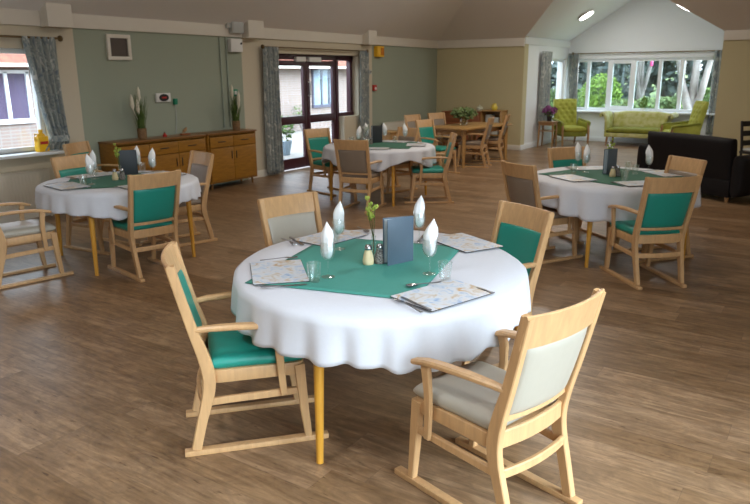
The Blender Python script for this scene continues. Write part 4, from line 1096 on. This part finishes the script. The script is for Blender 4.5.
# local: +y is the way it faces, its back at y = 0
MB().pad(.76, .36, .20, lambda a, b, c: (a, .10 - (b - .05) * .13 + c, .515 + b + .0 + .012 * (1 - (a / .76) ** 2)), 20, 14, 14).build('backrest', M['black_fab'], t)
MB().box((0, .45, .19), (1.56, .86, .24), bev=.03).build('seat_base', M['black_fab'], t)
for s in (-.375, .375): MB().pad(.365, .36, .18, lambda a, b, c: (a + s, b + .53, .39 + c), 12, 12, 9).build('seat_cushion', M['black_fab'], t)
for s in (-1, 1):
    MB().pad(.46, .28, .24, lambda a, b, c: (s * .86 + c, a + .47, .37 + b + .02 * math.cos(a * 3)), 16, 12, 8).build('arm', M['black_fab'], t)
    for y in (.10, .80): MB().lathe([(.022, 0), (.032, .08)], (s * .70, y, 0), 12).build('foot', M['beech'], t)
# black slat backed chair at the right edge
t = thing('black_chair', 'black slat backed chair with grey seat at right edge', 'chair', (13.33, 1.19, 0), 2.5)
for s in (-1, 1):
    MB().sweep([(s * .2, -.02, 0), (s * .2, .02, .45), (s * .2, -.05, .95)], [(.035, .035)] * 3, side=(1, 0, 0)).build('leg', M['black_pl'], t)
    MB().sweep([(s * .2, .42, 0), (s * .2, .42, .44)], [(.035, .035)] * 2, side=(1, 0, 0)).build('leg', M['black_pl'], t)
for z in (.58, .74, .90): MB().box((0, -.01 - (z - .45) * .1, z), (.38, .018, .09), bev=.004).build('back_slat', M['black_pl'], t)
MB().box((0, .20, .43), (.43, .44, .04), bev=.006).build('seat_frame', M['black_pl'], t)
MB().pad(.20, .20, .06, lambda a, b, c: (a, b + .2, .475 + c), 10, 10, 8).build('seat', M['grey_pl'], t)

# ------------------------------------------------------------------ lamps
def disc_lamp(label, x, y, z, nrm):
    t = thing('ceiling_lamp', label, 'ceiling lamp', (x, y, z), 0, 'round ceiling lamps')
    q = Vector((0, 0, -1)).rotation_difference(Vector(nrm)); t.rotation_mode = 'QUATERNION'; t.rotation_quaternion = q
    MB().lathe([(.001, 0), (.19, 0), (.20, -.01), (.195, -.05), (.17, -.055)], seg=32).build('rim', M['white_pl'], t)
    MB().lathe([(.175, -.052), (.17, -.066), (.10, -.078), (.001, -.082)], seg=32, cap=False).build('diffuser', M['lamp'], t)
def bayz(y): return CZ1 + BS * min(BY1 - y, y - BY0)
nL = Vector((0, -BS, -1)).normalized(); nR = Vector((0, BS, -1)).normalized()
disc_lamp('round ceiling lamp on the left slope of the white bay', 16.76, 5.26, bayz(5.26) - .02, nL)
disc_lamp('round ceiling lamp on the right slope of the white bay', 15.9, 2.95, bayz(2.95) - .02, nR)
def area(name, loc, size, power, col=(1, .93, .84), rot=(0, 0, 0)):
    l = bpy.data.lights.new(name, 'AREA'); l.shape = 'DISK'; l.size = size; l.energy = power; l.color = col
    o = bpy.data.objects.new(name, l); COL.objects.link(o); o.location = loc; o.rotation_euler = rot; return o
for k, (x, y, e) in enumerate(((2.4, .2, .62), (.3, 2.3, 1.5), (5.6, 3.6, .9), (9.0, 3.6, 1.1), (12.0, 4.2, 1.5))):  # no fittings; first two are cool fills added for front table and near floor
    area('hall_lamp_and_fill', (x, y, min(TOPZ, CZ1 + CM * min(y - YF, x - XN)) - .12), .45, 50 * e, (.93, .97, 1.05) if k < 2 else (1, .92, .82))
for x, y, n in ((16.76, 5.26, nL), (15.9, 2.95, nR)):
    o = area('bay_lamp', Vector((x, y, bayz(y))) + n * .12, .34, 16, (1, .98, .96)); o.rotation_mode = 'QUATERNION'; o.rotation_quaternion = Vector((0, 0, -1)).rotation_difference(n)

# ------------------------------------------------------------------ outside
struct(MB().box((8, 20, -.10), (60, 23, .10)).build('ground_patio', M['paving'], flat=True))
mb = MB()
def gz(x, y): return -.12 + max(0, (x - 20)) * .035
N = 24
mb.grid(lambda u, v: (XB + .3 + u * 60, -30 + v * 60, gz(XB + .3 + u * 60, 0) - (.12 if u < .03 else 0)), N, 6)
struct(mb.build('ground_lawn', M['lawn']))
struct(MB().box((0, -16, -.11), (60, 29, .10)).build('ground_terrace', M['paving'], flat=True))
# neighbouring brick wing across the patio
t = thing('brick_building', 'pale brick building with a red tiled roof across the patio', 'building', (12, 15, 0))
MB().box((0, .15, 1.0), (34, .3, 2.2)).build('wall', M['pink_brick'], t, flat=True)
mb = MB(); mb.poly([(-17, -.5, 2.02), (17, -.5, 2.02), (17, 4.0, 4.4), (-17, 4.0, 4.4)]); o = mb.build('roof', M['roof_tile'], t, flat=True); md = o.modifiers.new('thick', 'SOLIDIFY'); md.thickness = .1
MB().box((0, -.52, 1.985), (34, .06, .07)).build('gutter', M['trim'], t)
for x0, x1, z0, z1 in ((6.6, 7.9, .70, 1.93), (-4.9, -3.4, .8, 1.85), (-7.6, -6.3, .8, 1.85), (1.0, 2.2, .62, 1.9), (10.5, 12.0, .62, 1.93)):
    mb = MB(); c = (x0 + x1) / 2
    mb.box((c, -.02, z0), (x1 - x0 + .1, .12, .10)); mb.box((c, -.02, z1), (x1 - x0 + .1, .08, .07))
    for x in (x0, x0 + (x1 - x0) * .36, x0 + (x1 - x0) * .68, x1): mb.box((x, -.02, (z0 + z1) / 2), (.07, .08, z1 - z0))
    fr = mb.build('window', M['upvc'] if x0 < 5 else M['slate'], t); MB().box((c, -.005, (z0 + z1) / 2), (x1 - x0, .012, z1 - z0)).build('pane', M['dark_win' if x0 < 5 else 'pale_win'], fr)
t = thing('garden_planter', 'blue grey planter with a small shrub outside the doors', 'planter', (12.0, 10.6, -.05))
MB().lathe([(.001, 0), (.16, 0), (.22, .30), (.23, .33), (.19, .33), (.001, .27)], seg=20, cap=False).build('pot', M['blue_pot'], t)
MB().leaves(260, lambda p: (p.x * .30, p.y * .30, .62 + p.z * .32), .06, .5, 12, .8).build('foliage', M['hedge'], t)
t = thing('wall_shrub', 'thin bare shrub by the brick wall outside the doors', 'shrub', (17.5, 14.6, -.05))
mb = MB()
for k in range(14):
    a = k * .45; mb.tube([(0, 0, 0), (.15 * math.cos(a), .1 * math.sin(a), .4), (.5 * math.cos(a), .15 * math.sin(a), .75 + .1 * math.sin(k * 3))], [.015, .01, .004], 5)
mb.build('branches', M['bark'], t); MB().leaves(120, lambda p: (p.x * .5, p.y * .2, .6 + p.z * .3), .04, .5, 13, .9).build('foliage', M['hedge'], t)

# garden behind the bay
def tree(label, x, y, trunks, fol, seed, fz=4.5, fr=2.6, nl=1500):
    z0 = gz(x, y)
    t = thing('tree', label, 'tree', (x, y, z0), 0, 'garden trees')
    for pts, rs in trunks: MB().tube(pts, rs, 10).build('trunk', M['bark'], t)
    MB().leaves(nl, lambda p: (p.x * fr, p.y * fr, fz + p.z * fr * .6), .13, .5, seed, .9).build('foliage', M[fol], t)
tree('large pale forked tree outside the right end of the window', 24, 3.95, [
    ([(0, 0, -.1), (0, .05, .55), (0, .32, 1.35), (0, .50, 2.1), (0, .75, 4.2)], [.20, .16, .105, .09, .08]),
    ([(.1, 0, .3), (.1, 0, 1.2), (.1, -.02, 2.2), (.1, .1, 4.4)], [.14, .125, .105, .09]),
    ([(0, -.05, .3), (0, -.25, 1.1), (0, -.42, 2.1), (0, -.9, 4.2)], [.13, .105, .085, .07])], 'forest', 31, 5.2, 2.4)
tree('slim tree forking into a V beyond the middle pane', 28, 6.42, [
    ([(0, 0, -.1), (0, 0, .75)], [.10, .09]), ([(0, 0, .6), (0, .3, 2.0), (0, .6, 4.0)], [.08, .06, .05]), ([(0, 0, .6), (0, -.28, 2.0), (0, -.6, 4.0)], [.08, .065, .05]), ([(0, 0, .7), (0, .05, 2.4), (0, .1, 4.2)], [.06, .05, .04])], 'forest', 32, 5.0, 1.8, 900)
tree('straight pale trunk beyond the left end of the window', 26, 8.35, [([(0, 0, -.1), (0, .03, 2), (0, -.1, 5)], [.12, .10, .08])], 'forest', 33, 5.2, 1.8, 900)
tree('straight slender trunk beyond the fourth window pane', 29, 5.25, [([(0, 0, -.1), (0, -.05, 2), (0, .1, 5)], [.12, .10, .08])], 'forest', 34, 5.4, 2.0, 900)
tree('dark trunk deep in the garden behind the hedge', 33, 7.6, [([(0, 0, -.1), (0, .1, 2), (0, .2, 5)], [.16, .14, .1])], 'forest', 35, 5.4, 2.2, 900)
def shrub(label, x, y, rx, ry, h, mat, seed, n=900, size=.09):
    o = MB().leaves(n, lambda p: (p.x * rx, p.y * ry, h * .5 + p.z * h * .55), size, .55, seed, .45)
    o = o.build('shrub', M[mat]); o.location = (x, y, gz(x, y)); tag(o, label, 'shrub', 'garden shrubs')
shrub('bright green rounded shrub beyond the second window pane', 26.2, 7.45, .8, .75, 1.55, 'leaf_bright', 41, 1600, .08)
shrub('low pale shrub at foot of the bright green one', 25, 6.35, .7, .75, .75, 'hedge_pale', 42, 1200)
shrub('low pale shrub before the V forked tree', 25.5, 5.55, .7, .8, .80, 'hedge_pale', 43, 1200)
shrub('low pale shrub left of the large forked tree', 25.5, 4.7, .7, .8, .85, 'hedge_pale', 44, 1200)
shrub('dark low shrub behind the large forked tree', 26.5, 3.6, .9, 1.0, 1.1, 'hedge', 45, 1200)
shrub('dark low shrub at far left of the garden', 27.5, 9.2, .9, 1.1, 1.0, 'hedge', 46, 1000)
for k, (x, y, r, h, lb) in enumerate(((35, 13.0, 3.0, 6.0, 'leftmost'), (36, 9.4, 2.8, 6.5, 'second from left'), (37, 6.0, 2.8, 6.2, 'middle'), (36, 3.0, 2.8, 6.4, 'second from right'), (34, .2, 2.8, 6.0, 'rightmost'))):
    shrub('dark evergreen mass behind the garden, %s' % lb, x, y, 2.2, r, h, 'forest', 50 + k, 2600, .26)
t = thing('hanging_ornament', 'small bright pink hanging thing in the V forked tree', 'garden ornament', (27.9, 6.12, gz(28, 0) + 1.62))
MB().lathe([(.001, .2), (.05, .21), (.055, .26), (.05, .34), (.03, .40), (.001, .42)], seg=14).build('body', M['pink'], t); MB().tube([(0, 0, .42), (0, -.02, .95)], .006, 6).build('cord', M['black_pl'], t)

# ------------------------------------------------------------------ sky
w = bpy.data.worlds.new('sky'); SC.world = w; w.use_nodes = True
nt = w.node_tree; nt.nodes.clear()
out = nt.nodes.new('ShaderNodeOutputWorld'); bg = nt.nodes.new('ShaderNodeBackground')
tc = nt.nodes.new('ShaderNodeTexCoord')
def vmath(op, a, b=None):
    n = nt.nodes.new('ShaderNodeVectorMath'); n.operation = op
    nt.links.new(a, n.inputs[0])
    if b is not None: n.inputs[1].default_value = b
    return n
def fmath(op, a, b):
    n = nt.nodes.new('ShaderNodeMath'); n.operation = op
    for i, q in enumerate((a, b)):
        if isinstance(q, (int, float)): n.inputs[i].default_value = q
        else: nt.links.new(q, n.inputs[i])
    return n.outputs[0]
SUNDIR = Vector((-.04, -1, .54)).normalized()
dotn = vmath('DOT_PRODUCT', tc.outputs['Generated'], tuple(SUNDIR)).outputs['Value']
glow = fmath('POWER', fmath('MAXIMUM', dotn, 0.0), 12.0)
SKY_BASE, SKY_GLOW = 5.5, 25.0
strength = fmath('ADD', fmath('MULTIPLY', glow, SKY_GLOW), SKY_BASE)
sep = nt.nodes.new('ShaderNodeSeparateXYZ'); nt.links.new(tc.outputs['Generated'], sep.inputs[0])
mr = nt.nodes.new('ShaderNodeMapRange'); mr.inputs[1].default_value = -.02; mr.inputs[2].default_value = .02
nt.links.new(sep.outputs['Z'], mr.inputs[0])
strength = fmath('MULTIPLY', strength, fmath('ADD', fmath('MULTIPLY', mr.outputs[0], .85), .15))
bg.inputs['Color'].default_value = (.82, .92, 1.06, 1)
nt.links.new(strength, bg.inputs['Strength']); nt.links.new(bg.outputs[0], out.inputs[0])
def portal(loc, rot, sx, sy):
    l = bpy.data.lights.new('window_portal', 'AREA'); l.shape = 'RECTANGLE'; l.size = sx; l.size_y = sy; l.cycles.is_portal = True
    o = bpy.data.objects.new('window_portal', l); COL.objects.link(o); o.location = loc; o.rotation_euler = rot
portal(((FW[0][0] + FW[0][1]) / 2, YF - .22, 1.17), (-PI / 2, 0, PI), FW[0][1] - FW[0][0], 2.2)
portal(((W1[0] + W1[1]) / 2, YL + .3, 1.45), (-PI / 2, 0, 0), W1[1] - W1[0], 1.25)
portal((10.66, YL + .3, 1.05), (-PI / 2, 0, 0), 2.5, 2.1)
portal((BX + .3, (BWy0 + BWy1) / 2, 1.45), (-PI / 2, 0, -PI / 2), BWy1 - BWy0, 1.3)
portal(((BWX0 + BWX1) / 2, BY1 + .3, 1.45), (-PI / 2, 0, 0), .95, 1.3)

# ------------------------------------------------------------------ camera and view
cam = bpy.data.cameras.new('camera'); cam.sensor_width = 36; cam.lens = 681.1 / 750 * 36; cam.clip_end = 300
co = bpy.data.objects.new('camera', cam); COL.objects.link(co); SC.camera = co
pt, az, ro = math.radians(14.62), math.radians(33.85), math.radians(-.346)
fwd = Vector((math.cos(az) * math.cos(pt), math.sin(az) * math.cos(pt), -math.sin(pt)))
right0 = Vector((math.sin(az), -math.cos(az), 0)); up0 = right0.cross(fwd)
right = right0 * math.cos(ro) + up0 * math.sin(ro); up = up0 * math.cos(ro) - right0 * math.sin(ro)
co.matrix_world = Matrix(((right.x, up.x, -fwd.x, 0), (right.y, up.y, -fwd.y, 0), (right.z, up.z, -fwd.z, 1.75), (0, 0, 0, 1)))
cam.dof.use_dof = True; cam.dof.focus_distance = 3.3; cam.dof.aperture_fstop = 5.6
vs = SC.view_settings
SC.display_settings.display_device = 'sRGB'
vs.view_transform = 'Standard'; vs.look = 'None'; vs.gamma = 1; vs.use_curve_mapping = False; vs.exposure = 0.0
SC.cycles.max_bounces = 10; SC.cycles.diffuse_bounces = 5; SC.cycles.transparent_max_bounces = 24
SC.cycles.use_denoising = True
SC.cycles.sample_clamp_indirect = 6
SC.cycles.caustics_reflective = False; SC.cycles.caustics_refractive = False
